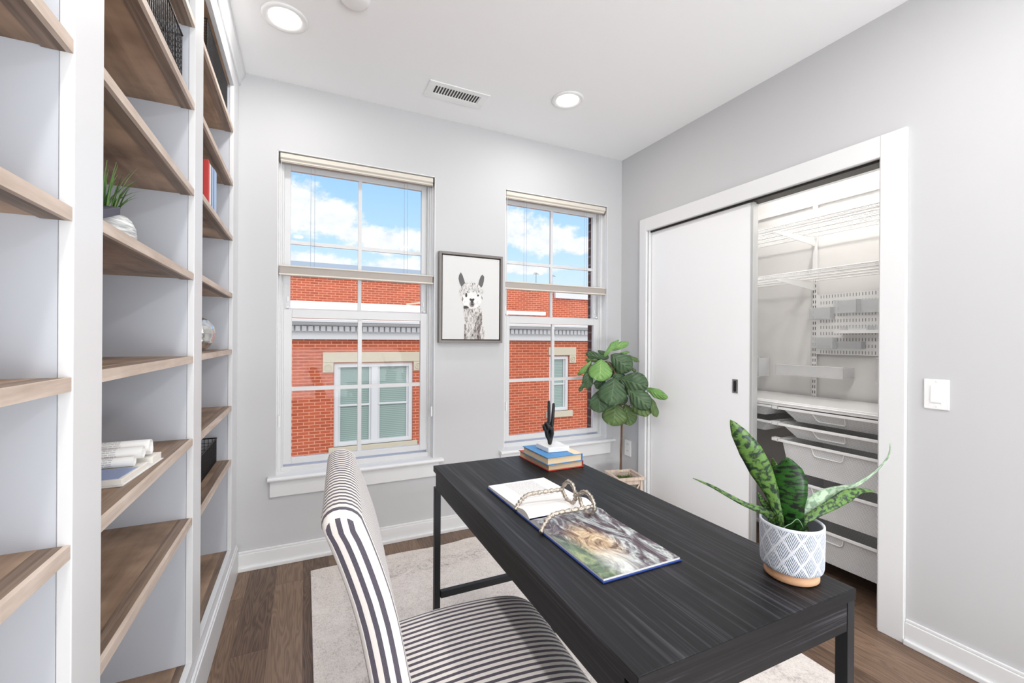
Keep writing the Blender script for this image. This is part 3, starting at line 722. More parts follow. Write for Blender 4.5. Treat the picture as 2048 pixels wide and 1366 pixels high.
trough('frosted wall trough centred below the pegboard', tr2.y, tl.y, tr2.z, tl.z)
ta = onx(CXB-.135, 1752, 717); tb = onx(CXB-.135, 1752, 765)
trough('frosted wall trough at right, mostly behind the closet casing', ta.y-.4, ta.y, tb.z, ta.z)
ta = onx(CXB-.135, 1518, 715); tb = onx(CXB-.135, 1518, 753)
trough('frosted wall trough at left, mostly behind the sliding doors', ta.y, ta.y+.35, tb.z, ta.z)
# mesh drawers
DX = CXB-.42                                     # front of the drawer runners
def drawer(label, ya, yb, zt, h, taper=.045, handle=True, group='mesh drawers in the closet', depth=.38, x0=None, taperx=.03):
    x0 = DX if x0 is None else x0; x1 = x0+depth
    t_ = thing('wire_mesh_basket', label, 'mesh drawer', ((x0+x1)/2, (ya+yb)/2, zt-h), 0, group)
    T = [(x0+.006, ya+.02), (x1, ya+.02), (x1, yb-.02), (x0+.006, yb-.02)]
    Bm = [(x0+.006+taperx, ya+.02+taper), (x1-taperx, ya+.02+taper), (x1-taperx, yb-.02-taper), (x0+.006+taperx, yb-.02-taper)]
    m_ = MB()
    it = [m_.vert((x, y, zt-.006)) for x, y in T]; ib = [m_.vert((x, y, zt-h)) for x, y in Bm]
    for k in range(4): m_.face([it[k], it[(k+1) % 4], ib[(k+1) % 4], ib[k]])
    m_.face(ib)
    m_.build('mesh_bin', M['meshwhite'], t_)
    MB().box((x0-.004, ya, zt-.014), (x0+.006, yb, zt)).box((x1-.004, ya+.01, zt-.008), (x1+.004, yb-.01, zt)).box((x0+.006, ya+.006, zt-.008), (x1-.004, ya+.016, zt)).box((x0+.006, yb-.016, zt-.008), (x1-.004, yb-.006, zt)).build('rim', W_, t_, bevel=.002)
    if handle:
        yc = ya+(yb-ya)*.58; hh = .055; fr = lambda z: x0+.004+taperx*(zt-.006-z)/(h-.006)-.002
        pts = [(fr(zt-.014), yc+.075, zt-.014), (fr(zt-hh+.008), yc+.067, zt-hh+.008), (fr(zt-hh), yc+.058, zt-hh), (fr(zt-hh), yc-.058, zt-hh), (fr(zt-hh+.008), yc-.067, zt-hh+.008), (fr(zt-.014), yc-.075, zt-.014)]
        MB().tube(pts, .003, 8).build('handle', W_, t_)
    return t_
yr = onx(DX, 1554.5, 817).y; y_lo = yr-.60
zt = [onx(DX, 1554.5, 813).z, onx(DX, 1554.5, 845).z, onx(DX, 1554.5, 877).z, onx(DX, 1607.6, 966).z, onx(DX, 1757.3, 1101).z]
zbot = onx(DX+.02, 1756.5, 1170).z
names = ['topmost', 'second from top', 'third from top, deeper', 'second from bottom, deep', 'lowest, nearest the floor']
hs = [.075, .075, .165, .165, zt[4]-zbot]
for k in range(5): drawer('white wire-mesh drawer in the closet stack, '+names[k], y_lo, yr-.006, zt[k], hs[k], taper=.05 if k < 2 else .025, taperx=.05 if k < 2 else .02)
# runner frame brackets
fr_ = thing('drawer_frame', 'white metal runner frame carrying the closet mesh drawers', 'drawer frame', (DX+.2, yr, .06))
MB().box((DX+.17, yr+.002, .04), (DX+.20, yr+.010, zs_-.03)).box((DX+.36, yr+.002, .04), (DX+.385, yr+.010, zs_-.03)).build('side_post', W_, fr_)
for k in range(5):
    MB().box((DX+.002, yr, zt[k]-.018), (DX+.385, yr+.0018, zt[k]+.002)).box((DX-.002, yr+.002, zt[k]-.014), (DX+.03, yr+.03, zt[k]+.004)).build('runner', W_, fr_)
for k in range(2):
    drawer('shallow white mesh drawer on the closet left, '+('upper' if k == 0 else 'lower')+', partly hidden by the doors', yr+.034, yr+.60, zt[k]+.003, .065, taper=.04, handle=False, group='shallow mesh drawers left of the stack')

# ---------------- switch, outlet, hook ----------------
sw = thing('light_switch', 'white rocker light switch plate on the right wall', 'light switch', (WX, .80, .96))
MB().box((WX-.006, .764, .962), (WX-.0005, .840, 1.079)).build('wall_plate', M['plast'], sw, bevel=.003)
MB().prism([(WX-.0062, .786, .985), (WX-.0095, .786, .99), (WX-.0075, .786, 1.052), (WX-.0062, .786, 1.055)], (0, .032, 0)).build('rocker', M['plast'], sw)
for sz_ in (.972, 1.069): MB().tube([(WX-.0068, .802, sz_), (WX-.0055, .802, sz_)], .0025, 10).build('screw', M['cord'], sw)
ot = thing('wall_outlet', 'white wall outlet plate low on the right wall behind the potted tree', 'outlet', (WX, 2.574, .35))
MB().box((WX-.006, 2.538, .35), (WX-.0005, 2.610, .470)).build('wall_plate', M['plast'], ot, bevel=.003)
for dz_ in (.375, .425):
    MB().box((WX-.0072, 2.557, dz_), (WX-.0061, 2.591, dz_+.028)).build('receptacle', M['plast'], ot, bevel=.001)
    MB().box((WX-.0078, 2.566, dz_+.010), (WX-.0073, 2.568, dz_+.020)).box((WX-.0078, 2.578, dz_+.010), (WX-.0073, 2.580, dz_+.020)).build('slot', M['gap'], ot)

# ---------------- picture ----------------
PY = WY-.0405; X0, X1, Z0, Z1 = .754, 1.187, 1.202, 1.775
pf = thing('framed_picture', 'grey-framed black and white portrait of an alpaca between the two windows', 'picture', ((X0+X1)/2, WY-.02, Z0))
fw_ = .0155
m_ = MB(); m_.box((X0, PY, Z0), (X0+fw_, WY-.001, Z1)); m_.box((X1-fw_, PY, Z0), (X1, WY-.001, Z1)); m_.box((X0+fw_, PY, Z0), (X1-fw_, WY-.001, Z0+fw_)); m_.box((X0+fw_, PY, Z1-fw_), (X1-fw_, WY-.001, Z1))
m_.build('frame', M['framegrey'], pf, bevel=.001)
MB().box((X0+fw_, WY-.010, Z0+fw_), (X1-fw_, WY-.004, Z1-fw_)).build('backing', M['frameinner'], pf)
g = .007; U0_, U1_, V0_, V1_ = X0+fw_+g, X1-fw_-g, Z0+fw_+g, Z1-fw_-g; YC = PY+.006
cv = MB().box((U0_, YC, V0_), (U1_, WY-.0105, V1_)).build('canvas', M['canvas'], pf, bevel=.001)
lay = [0]
def art(name, pts, mat):
    lay[0] += 1; y = YC-.00025*lay[0]; out = []
    for cx_, cy_ in pts:
        u = (cx_-150)/735; top = 165+70*u; v = (cy_-top)/(1250-top)
        out.append((U0_+u*(U1_-U0_), y, V1_-v*(V1_-V0_)))
    MB().prism(out, (0, .0002, 0)).build(name, mat, cv)
def ell(cx_, cy_, rx, ry, n=20): return [(cx_+rx*math.cos(2*math.pi*k/n), cy_+ry*math.sin(2*math.pi*k/n)) for k in range(n)]
art('painted_neck', [(410, 840), (418, 950), (432, 1050), (425, 1150), (418, 1249), (700, 1249), (688, 1150), (660, 1050), (655, 950), (652, 860), (600, 800), (470, 800)], M['furneck'])
art('painted_neck_shade', [(640, 900), (600, 960), (560, 1050), (570, 1160), (560, 1249), (640, 1249), (625, 1150), (650, 1060), (655, 950)], M['furneck2'])
art('painted_neck_shade', [(425, 1050), (420, 1249), (450, 1249), (445, 1160), (450, 1070)], M['furneck2'])
art('painted_face', ell(520, 740, 128, 118), M['furface'])
art('painted_ear', [(375, 390), (352, 430), (346, 470), (360, 530), (386, 580), (412, 560), (430, 530), (418, 490), (398, 430)], M['inkgrey'])
art('painted_ear', [(655, 420), (635, 440), (615, 490), (598, 560), (640, 595), (660, 560), (674, 510), (679, 450)], M['inkgrey'])
art('painted_fringe', [(350, 660), (362, 610), (385, 575), (410, 550), (440, 520), (480, 530), (520, 512), (560, 530), (600, 545), (640, 585), (670, 640), (660, 665), (630, 660), (610, 640), (585, 672), (560, 640), (530, 665), (505, 640), (470, 665), (440, 640), (425, 690), (400, 660), (380, 690), (362, 690)], M['furhead'])
art('painted_cheek_hair', [(398, 700), (388, 740), (400, 770), (410, 730)], M['inkmid'])
art('painted_cheek_hair', [(640, 690), (660, 720), (655, 745), (642, 720)], M['inkmid'])
art('painted_eye', ell(445, 684, 13, 28), M['inkdark']); art('painted_eye', ell(598, 688, 12, 13), M['inkdark'])
art('painted_muzzle', ell(520, 800, 32, 38), M['inkmid'])
art('painted_nose', [(485, 735), (500, 725), (518, 735), (540, 725), (552, 738), (535, 765), (525, 800), (512, 800), (505, 765)], M['inkdark'])
art('painted_mouth', ell(524, 806, 18, 11), M['inkdark'])
art('painted_jaw_shadow', [(410, 825), (440, 820), (470, 832), (482, 850), (450, 855), (415, 860)], M['inkdark'])

# ---------------- rug ----------------
m_ = MB(); rows_ = 26
pts = []
for i in range(rows_+1):
    x = .035+1.72*i/rows_
    wob = .008*math.sin(i*1.1)+.006*math.sin(i*.37+1)+(.018 if i in (13, 14, 15) else 0)
    pts.append((x, 2.492+wob*.6, 0.001))
poly = [(.035, -.3, .001)]+pts[:0]+[(1.755, -.3, .001)]+pts[::-1]
m_.prism(poly, (0, 0, .007))
tag(m_.build('area_rug', M['rug'], bevel=.003), 'pale grey and cream distressed area rug under the desk and chair', 'rug')

# ---------------- desk ----------------
DH = .755; dk = thing('writing_desk', 'black wood-grain writing desk with thin black metal legs', 'desk', (.418, .463, 0), R(-.7))
DW, DL = .525, 1.103
MB().box((0, 0, DH-.021), (DW, DL, DH)).build('desk_top', M['desk'], dk, bevel=.0015, local=True)
ap = .0015
for ya_ in (-.0011, DL+.0001): MB().box((.0005, ya_, DH-.0208), (DW-.0005, ya_+.001, DH-.0004)).build('edge_band', M['deskx'], dk, local=True)
MB().box((ap, .030, DH-.076), (.020, DL-.030, DH-.0213)).build('side_apron', M['desk'], dk, local=True)
MB().box((DW-.020, .030, DH-.076), (DW-ap, DL-.030, DH-.0213)).build('side_apron', M['desk'], dk, local=True)
MB().box((.0005, ap, DH-.076), (DW-.025, .020, DH-.0213)).build('end_apron', M['deskx'], dk, local=True)
MB().box((.021, DL-.020, DH-.076), (DW-.025, DL-ap, DH-.0213)).build('end_apron', M['deskx'], dk, local=True)
L_ = .022
for lx in (.0008, DW-L_-.0008):
    for ly in (.0205, DL-L_-.0205) if lx < .1 else (.0008, DL-L_-.0008):
        yy = ly if lx > .1 else (0.0208 if ly < .5 else DL-L_-.0012)
        lz = 0.0085
        MB().box((lx, yy, lz), (lx+L_, yy+L_, DH-.0762 if (lx < .1 and ly < .5) else DH-.0215 if lx > .1 else DH-.0762)).build('leg', M['iron'], dk, bevel=.001, local=True)
        
for yy in (.022, DL-.022): MB().box((L_+.001, yy-.009, .275), (DW-L_-.001, yy+.009, .30)).build('stretcher', M['iron'], dk, local=True, bevel=.001)

# ---------------- chair ----------------
CH = thing('dining_chair', 'upholstered parsons chair in navy and cream striped cloth at the desk', 'chair', (.211, .935, 0), R(-4.0))
HW = .215; TH = .065
BX = [(.30, .012), (.48, 0), (.55, -.012), (.60, -.022), (.65, -.033), (.70, -.042), (.75, -.052), (.80, -.065), (.85, -.081), (.90, -.099), (.95, -.118)]
def back_x(z):       # front surface of the back (local x) as it curves away
    for (z0, x0), (z1, x1) in zip(BX, BX[1:]):
        if z <= z1: return x0+(x1-x0)*(z-z0)/(z1-z0)
    return BX[-1][1]
ZT = .922
zs = [.30+.0207*k for k in range(31)]; zs = [z for z in zs if z < ZT-.01]
front = [(back_x(z), z) for z in zs]
backp = [(back_x(z)-TH, z) for z in zs[::-1]]
cxx = back_x(ZT)-TH/2; NT_ = 11
top = [(cxx+TH/2*math.cos(math.pi*k/(NT_-1))-.006*math.sin(math.pi*k/(NT_-1)), ZT+.030*math.sin(math.pi*k/(NT_-1))) for k in range(NT_)]
loop = front+top+backp; L = [0]
for k in range(1, len(loop)): L.append(L[-1]+math.dist(loop[k], loop[k-1]))
NL = len(loop)
def mid(k): a, b_ = loop[min(k, NL-1-k)], loop[max(k, NL-1-k)]; return ((a[0]+b_[0])/2, (a[1]+b_[1])/2)
ss = [-1, -.985, -.95, -.88, -.7, -.35, 0, .35, .7, .88, .95, .985, 1]
P = []; UV = []
for k, (x, z) in enumerate(loop):
    row = []; uvr = []; mx_, mz_ = mid(k)
    for s_ in ss:
        q_ = {1: .24, .985: .12, .95: .04}.get(abs(s_), 0)
        zt2 = ZT-.03
        row.append((x+(mx_-x)*q_, HW*s_, z-(z-zt2)*q_*.9 if z > zt2 else z)); uvr.append((HW*s_, L[k]))
    P.append(row); UV.append(uvr)
bk = MB().grid(P, UV).build('backrest', M['stripe'], CH, smooth=True, local=True)
for sgn, e_ in ((-1, 0), (1, len(ss)-1)):  # side gussets, striped along their height
    Q = []; UQ = []
    for k in range(NL//2+1):
        a, b_ = Vector(P[k][e_]), Vector(P[NL-1-k][e_]); row = []; ur = []
        for j in range(9):
            u_ = j/8; p = a.lerp(b_, u_); p.y += sgn*.007*math.sin(math.pi*u_)*min(1, (a-b_).length/.03)
            row.append(p); ur.append((.0035+TH*.5+(u_-.5)*(a-b_).length, p.z))
        Q.append(row); UQ.append(ur)
    MB().grid(Q, UQ).build('side_gusset', M['stripe'], bk, smooth=True, local=True)
# seat cushion: stripes run front to back and roll over the front edge
P = []; UV = []; SD = .392; ST = .502
path = [(-.03, ST-.004), (.03, ST+.002), (.10, ST+.008), (.18, ST+.010), (.26, ST+.008), (.32, ST+.002), (.36, ST-.008), (.385, ST-.022), (.402, ST-.045), (SD-.005, ST-.075), (SD-.004, ST-.13)]
path = [(x*SD/.415, z) for x, z in path]
for i, (x, z) in enumerate(path):
    row = []; ur = []
    for j in range(17):
        s_ = -1+2*j/16; e = max(0, abs(s_)-.7)/.3
        crown = -.014*e**2.2
        wid = HW*(1-.03*max(0, (i-6))/4)
        row.append((x-(.030*e**3*(i-4)/6 if i > 4 else 0), wid*s_, z+crown)); ur.append((HW*s_, x))
    # side drop
    row = [(row[0][0], -wid-.003, row[0][2]-.10 if z > ST-.10 else z-.03)]+[(row[0][0], -wid-.004, row[0][2]-.02)]+row+[(row[-1][0], wid+.004, row[-1][2]-.02), (row[-1][0], wid+.003, row[-1][2]-.10 if z > ST-.10 else z-.03)]
    ur = [(-HW-.10, x), (-HW-.02, x)]+ur+[(HW+.02, x), (HW+.10, x)]
    P.append(row); UV.append(ur)
MB().grid(P, UV).build('seat', M['stripe'], CH, smooth=True, local=True, subsurf=1)
MB().box((-.02, -HW+.01, ST-.16), (SD-.02, HW-.01, ST-.09)).build('seat_frame', M['stripe'], CH, local=True)
for lx, ly in ((-.035, -HW+.02), (-.035, HW-.06), (SD-.06, -HW+.02), (SD-.06, HW-.06)):
    MB().box((lx, ly, .0085), (lx+.035, ly+.04, ST-.155)).build('leg', bsdf_mat('chair_leg_wood', srgb(50, 38, 32), .5)[0], CH, local=True, bevel=.003)

# ---------------- things on the desk ----------------
ZD = DH+.0006
def book(name, label, corners, z, h, cover, group=None, cat='book'):
    """corners: spine-left, spine-right, fore-right, fore-left in xy; spine is edge 0-1"""
    c = Vector((sum(p[0] for p in corners)/4, sum(p[1] for p in corners)/4, z))
    t_ = thing(name, label, cat, c, 0, group)
    P0 = [Vector((p[0], p[1], 0)) for p in corners]
    th = .0025
    MB().prism([p+Vector((0, 0, z)) for p in P0], (0, 0, th)).build('back_cover', cover, t_, bevel=.0006)
    MB().prism([p+Vector((0, 0, z+h-th)) for p in P0], (0, 0, th)).build('front_cover', cover, t_, bevel=.0006)
    cen = Vector((c.x, c.y, 0)); inn = [cen+(p-cen)*.955 for p in P0]
    MB().prism([p+Vector((0, 0, z+th+.0001)) for p in inn], (0, 0, h-2*th-.0002)).build('page_block', M['pages'], t_)
    d = (P0[1]-P0[0]).normalized(); n = Vector((-d.y, d.x, 0)); n = n if n.dot(cen-P0[0]) > 0 else -n
    MB().prism([P0[0]+Vector((0, 0, z+th)), P0[1]+Vector((0, 0, z+th)), P0[1]+n*.003+Vector((0, 0, z+th)), P0[0]+n*.003+Vector((0, 0, z+th))], (0, 0, h-2*th)).build('spine', cover, t_)
    return t_
# page-edge faces look at the camera: spine on the far side
book('hardcover_book', 'red hardcover book, the lower of two stacked at the far end of the desk', [(.930, 1.325), (.930, 1.545), (.776, 1.55), (.782, 1.325)], ZD, .024, M['red'], 'books stacked under the hand sculpture')
book('hardcover_book', 'blue hardcover book, the upper of two stacked at the far end of the desk', [(.922, 1.318), (.916, 1.505), (.770, 1.505), (.772, 1.315)], ZD+.0245, .027, M['blue'], 'books stacked under the hand sculpture')
bb2 = [o for o in C.objects if o.name.startswith('hardcover_book')][-1]
MB().prism([(.922, 1.319, ZD+.0516), (.917, 1.504, ZD+.0516), (.885, 1.504, ZD+.0516), (.886, 1.3185, ZD+.0516)], (0, 0, .0004)).build('cover_band', M['cream'], bb2)
ZB = ZD+.0522
hs_ = thing('hand_sculpture', 'black hand sculpture making a two-finger V sign on a white marble base', 'sculpture', (.848, 1.415, ZB))
MB().prism([(.808, 1.372, ZB), (.893, 1.362, ZB), (.897, 1.455, ZB), (.806, 1.462, ZB)], (0, 0, .018)).build('marble_base', M['marble'], hs_, bevel=.002)
# hand: palm + five fingers, palm facing the window, seen from the side
def skin(name, verts, edges, radii, mat, parent, lvl=2, off=(0, 0, 0)):
    me = bpy.data.meshes.new(name); me.from_pydata([tuple(Vector(v)-Vector(off)) for v in verts], edges, []); me.update()
    o = bpy.data.objects.new(name, me); C.objects.link(o); o.parent = parent
    sk = o.modifiers.new('skin', 'SKIN'); sk.use_smooth_shade = True
    for i, r in enumerate(radii):
        sv = me.skin_vertices[0].data[i]; sv.radius = (r, r) if not isinstance(r, tuple) else r; sv.use_root = (i == 0)
    ss = o.modifiers.new('sub', 'SUBSURF'); ss.levels = lvl; ss.render_levels = lvl
    me.materials.append(mat); return o
hd = (FW*.92).normalized(); hc = Vector((.850, 1.414, ZB+.018)); hr = Vector((R0.x, R0.y, 0))
def H(r, z, d=0.0): return hc+hr*r+Vector((0, 0, z))+Vector((hd.x, hd.y, 0))*d
hv = [H(-.011, -.002), H(-.009, .012), H(-.004, .030), H(-.003, .050), H(-.004, .070), H(-.019, .034), H(-.021, .054), H(-.020, .072)]
skin('palm', hv, [(0, 1), (1, 2), (2, 3), (3, 4), (2, 5), (5, 6), (6, 7)], [(.011, .009), (.010, .009), (.0105, .010), (.010, .010), (.010, .009), (.009, .010), (.011, .012), (.010, .010)], M['handiron'], hs_, 2, hs_.location)
def finger(name, pts, rad): skin(name, pts, [(k, k+1) for k in range(len(pts)-1)], rad, M['handiron'], hs_, 2, hs_.location)
finger('index_finger', [H(-.013, .070), H(-.0138, .095), H(-.0142, .122), H(-.0142, .150), H(-.014, .167)], [.0070, .0066, .0062, .0058, .0050])
finger('middle_finger', [H(-.003, .060), H(.0, .088), H(.0018, .115), H(.0036, .142), H(.004, .158)], [.0078, .0070, .0066, .0062, .0052])
finger('ring_finger', [H(-.020, .060, .004), H(-.026, .081, -.002), H(-.022, .083, -.016), H(-.017, .070, -.022), H(-.017, .058, -.018)], [.0078, .0078, .0070, .0066, .0056])
finger('little_finger', [H(-.026, .048, .010), H(-.033, .070, .006), H(-.031, .073, -.008), H(-.027, .060, -.016), H(-.024, .050, -.014)], [.0070, .0070, .0064, .0060, .0052])
finger('thumb', [H(-.006, .026, -.008), H(-.002, .046, -.016), H(-.006, .062, -.021), H(-.015, .071, -.024)], [.0078, .0076, .0068, .0056])

# open picture book
ob = thing('open_book', 'open picture book with a blue cover and a painted landscape on its right page', 'book', (.62, .96, ZD))
bx0, bx1, by0, by1, gy = .520, .719, .672, 1.250, .975
MB().box((bx0-.003, by0-.003, ZD), (bx1+.003, by1+.003, ZD+.003)).build('cover', M['navy'], ob, bevel=.0008)
def pagegrid(ya, yb, hA, hB, mat, name, n=22):
    P = []; UV = []; Pb = []
    for i in range(n+1):
        u = i/n; y = ya+(yb-ya)*u                       # u 0 at outer edge, 1 at gutter
        z = ZD+.0032+hA+(hB-hA)*u + .006*math.exp(-((u-.88)/.09)**2) - (hB*.6)*max(0, (u-.93)/.07)**2
        P.append([(bx0, y, z), ((bx0+bx1)/2, y, z), (bx1, y, z)]); UV.append([(0, abs(y-yb)), (.1, abs(y-yb)), (.2, abs(y-yb))])
    o = MB().grid(P, UV).build(name, mat, ob, smooth=True)
    m_ = MB()
    for x in (bx0+.0003, bx1-.0003):
        top_ = [(x, p[0][1], p[0][2]-.0002) for p in P]; m_.grid([top_, [(x, p[1], ZD+.0031) for p in top_]])
    m_.grid([[(bx0, ya, P[0][0][2]-.0002), (bx1, ya, P[0][0][2]-.0002)], [(bx0, ya, ZD+.0031), (bx1, ya, ZD+.0031)]])
    m_.build('page_edges', M['paper'], ob)
pagegrid(by1, gy+.001, .006, .012, M['textpage'], 'text_page')
pagegrid(by0, gy-.001, .004, .006, M['artpage'], 'picture_page')

# metal spectacles sculpture
gp = thing('spectacles_sculpture', 'oversized hammered silver metal spectacles lying on the open book', 'sculpture', (.66, .98, ZD+.01))
q2 = lambda x, y: (960+x/4.018, 860+y/4.018)
# lens ring planes: spectacles stand on lens bottoms, temple tips rest on the desk
lensA = [(660, 470), (690, 425), (715, 415), (745, 445), (762, 500), (765, 555), (745, 585), (720, 580), (690, 545), (668, 500)]
lensB = [(800, 520), (830, 498), (862, 505), (895, 545), (915, 595), (918, 640), (895, 672), (865, 672), (830, 630), (808, 580)]
def dpt(x, y):       # depth of a point standing on the lens plane
    return None
# the lens plane is vertical, running through the two lens bottoms on the page
pA = onz(ZD+.018, *q2(735, 590)); pB = onz(ZD+.016, *q2(885, 672))
nn = (pB-pA); nn.z = 0; nn.normalize(); pn = Vector((nn.y, -nn.x, 0))
def onlens(px, py):
    d = ray(px, py); t0 = (pA-CAM).dot(pn)/d.dot(pn); return CAM+d*t0
def smoothloop(pts, closed=True, k=3):
    out = []; n = len(pts)
    rng = range(n) if closed else range(n-1)
    for i in rng:
        p0, p1, p2, p3 = (pts[(i-1) % n] if closed or i > 0 else pts[0]), pts[i], pts[(i+1) % n], (pts[(i+2) % n] if closed or i+2 < n else pts[-1])
        for s in range(k):
            u = s/k
            out.append(0.5*((2*p1)+(p2-p0)*u+(2*p0-5*p1+4*p2-p3)*u*u+(3*p1-p0-3*p2+p3)*u**3))
    out.append(pts[0] if closed else pts[-1]); return out
for lp, nm in ((lensA, 'lens_ring'), (lensB, 'lens_ring')):
    pts = smoothloop([onlens(*q2(*p)) for p in lp], True, 5); MB().tube(pts, [.0053+.0011*math.sin(k*2.3)+.0005*math.sin(k*5.1) for k in range(len(pts))], 9, cap=False).build(nm, M['nickel'], gp, smooth=True)
br = [onlens(*q2(*p)) for p in ((757, 530), (778, 512), (803, 545))]
MB().tube(smoothloop(br, False), .0045, 8).build('bridge', M['nickel'], gp, smooth=True)
def temple(pl, foot):
    A = onlens(*q2(*pl[0])); F = onz(ZD+.005, *q2(*foot)); n = len(pl); out = [A]
    for i, p in enumerate(pl[1:]):
        u = (i+1)/n; P0_ = A.lerp(F, u); D_ = (P0_-CAM).dot(FW); out.append(dep(D_, *q2(*p)))
    out.append(F)
    pts = smoothloop(out, False, 7); MB().tube(pts, [.0053+.0013*math.sin(k*1.9)+.0006*math.sin(k*4.7) for k in range(len(pts))], 9).build('temple', M['nickel'], gp, smooth=True)
temple([(662, 478), (580, 488), (480, 502), (385, 520), (335, 560), (300, 610)], (283, 645))
temple([(912, 612), (830, 630), (720, 650), (610, 672), (550, 710), (510, 770)], (488, 828))

# snake plant
sp = thing('potted_snake_plant', 'snake plant in a white embossed pot with a wooden base on the desk corner', 'potted plant', (.878, .537, ZD))
pc = Vector((.878, .537, ZD))
MB().lathe([(.044, 0), (.0475, .003), (.0475, .018)], pc, 48).build('wooden_base', M['potwood'], sp, smooth=True)
def potmat():
    m, t, b = bsdf_mat('embossed_white_ceramic', None, .6, spec=.3)
    u, v, _ = t.sep(t.uv())                       # u around 0..10 cells, v up 0..3 cells
    def cellpat(du, dv):
        fu = t.math('SUBTRACT', t.math('FRACT', t.math('ADD', u, du)), .5); fv = t.math('SUBTRACT', t.math('FRACT', t.math('ADD', v, dv)), .5)
        d = t.math('ADD', t.math('ABSOLUTE', t.math('MULTIPLY', fu, 2.0)), t.math('ABSOLUTE', t.math('MULTIPLY', fv, 2.0)))
        chev = t.math('SINE', t.math('MULTIPLY', t.math('SUBTRACT', t.math('MULTIPLY', t.math('ABSOLUTE', fu), 1.5), t.math('MULTIPLY', fv, 1.0)), 36.0))
        return d, chev
    d1_, c1_ = cellpat(0.0, 0.0); d2_, c2_ = cellpat(.5, .5)
    ina = t.math('LESS_THAN', d1_, 1.0)
    dd = t.math('ADD', t.math('MULTIPLY', ina, d1_), t.math('MULTIPLY', t.math('SUBTRACT', 1.0, ina), d2_))
    cc_ = t.math('ADD', t.math('MULTIPLY', ina, c1_), t.math('MULTIPLY', t.math('SUBTRACT', 1.0, ina), c2_))
    rim_ = t.math('GREATER_THAN', dd, .86)
    hgt = t.math('MAXIMUM', rim_, t.math('ADD', t.math('MULTIPLY', cc_, .5), .5))
    t.link(t.ramp(hgt, [(0, srgb(158, 166, 182)), (.7, srgb(208, 212, 220)), (1, srgb(222, 225, 231))]), b.inputs['Base Color'])
    bp = t.add('ShaderNodeBump'); bp.inputs['Strength'].default_value = .8; bp.inputs['Distance'].default_value = .0015
    t.link(hgt, bp.inputs['Height']); t.link(bp.outputs[0], b.inputs['Normal']); return m
N_ = 64; prof = [(.0475, .0185), (.053, .022), (.0545, .028), (.0555, .06), (.0558, .09), (.0558, .104)]
P = []; UV = []
for (r_, z_) in prof:
    P.append([pc+Vector((r_*math.cos(2*math.pi*j/N_), r_*math.sin(2*math.pi*j/N_), z_)) for j in range(N_+1)]); UV.append([(11*j/N_, (z_-.02)/.045) for j in range(N_+1)])
MB().grid(P, UV).build('pot', potmat(), sp, smooth=True)
MB().lathe([(.0558, .1041), (.0556, .108), (.053, .109), (.0515, .107), (.0512, .105)], pc, 64, caps=False).build('pot_rim', bsdf_mat('pot_glaze', srgb(208, 212, 220), .5)[0], sp, smooth=True)
MB().lathe([(.0511, .1049), (.0505, .07)], pc, 48, caps=False).build('pot_interior', bsdf_mat('pot_inner_grey', srgb(128, 130, 136), .7)[0], sp, smooth=True)
m_ = MB()
m_.lathe([(.0005, .074), (.0503, .074)], pc, 24)
for k in range(160):
    a = random.random()*6.283; r_ = .046*math.sqrt(random.random()); s_ = .003+.004*random.random()
    c = pc+Vector((r_*math.cos(a), r_*math.sin(a), .078)); i = len(m_.v)
    for d in ((1, 0, 0), (0, 1, 0), (-1, 0, 0), (0, -1, 0), (0, 0, .8), (0, 0, -.8)): m_.vert(c+Vector(d)*s_*(.7+.6*random.random()))
    for f in ((0, 1, 4), (1, 2, 4), (2, 3, 4), (3, 0, 4), (1, 0, 5), (2, 1, 5), (3, 2, 5), (0, 3, 5)): m_.face([i+q for q in f])
tag(m_.build('gravel', M['gravel'], sp), kind='stuff')
Q3 = lambda x, y: (1380+x/3.595, 820+y/3.595)
D0 = (pc-CAM).dot(FW)
def leafstrip(name, pts, mat, parent, D0, q, px2m, curl=.25, solid=.0012, nseg=3, ncross=6, twist=0):
    """pts: (x, y, width, depth offset) down the leaf from root to tip, in picture units"""
    cen = [dep(D0+p[3], *q(p[0], p[1])) for p in pts]; wd = [p[2]*px2m for p in pts]
    cs = smoothloop(cen, False, nseg); ws = []
    for i in range(len(wd)-1):
        for s in range(nseg): ws.append(wd[i]+(wd[i+1]-wd[i])*s/nseg)
    ws.append(wd[-1]); P = []; UV = []; n = len(cs)
    for i, c in enumerate(cs):
        tn = (cs[min(i+1, n-1)]-cs[max(i-1, 0)]).normalized(); vw = (c-CAM).normalized()
        sd_ = tn.cross(vw).normalized(); a = twist*i/n
        sd_ = (sd_*math.cos(a)+vw*math.sin(a)).normalized(); up_ = sd_.cross(tn).normalized()
        row = []; ur = []
        for j in range(ncross+1):
            s = -1+2*j/ncross; row.append(c+sd_*(ws[i]/2*s)+up_*(ws[i]*curl*(s*s-.4)*.5)); ur.append((s, i/n))
        P.append(row); UV.append(ur)
    return MB().grid(P, UV).build(name, mat, parent, smooth=True, solid=solid)
k_ = D0/FPX/3.595
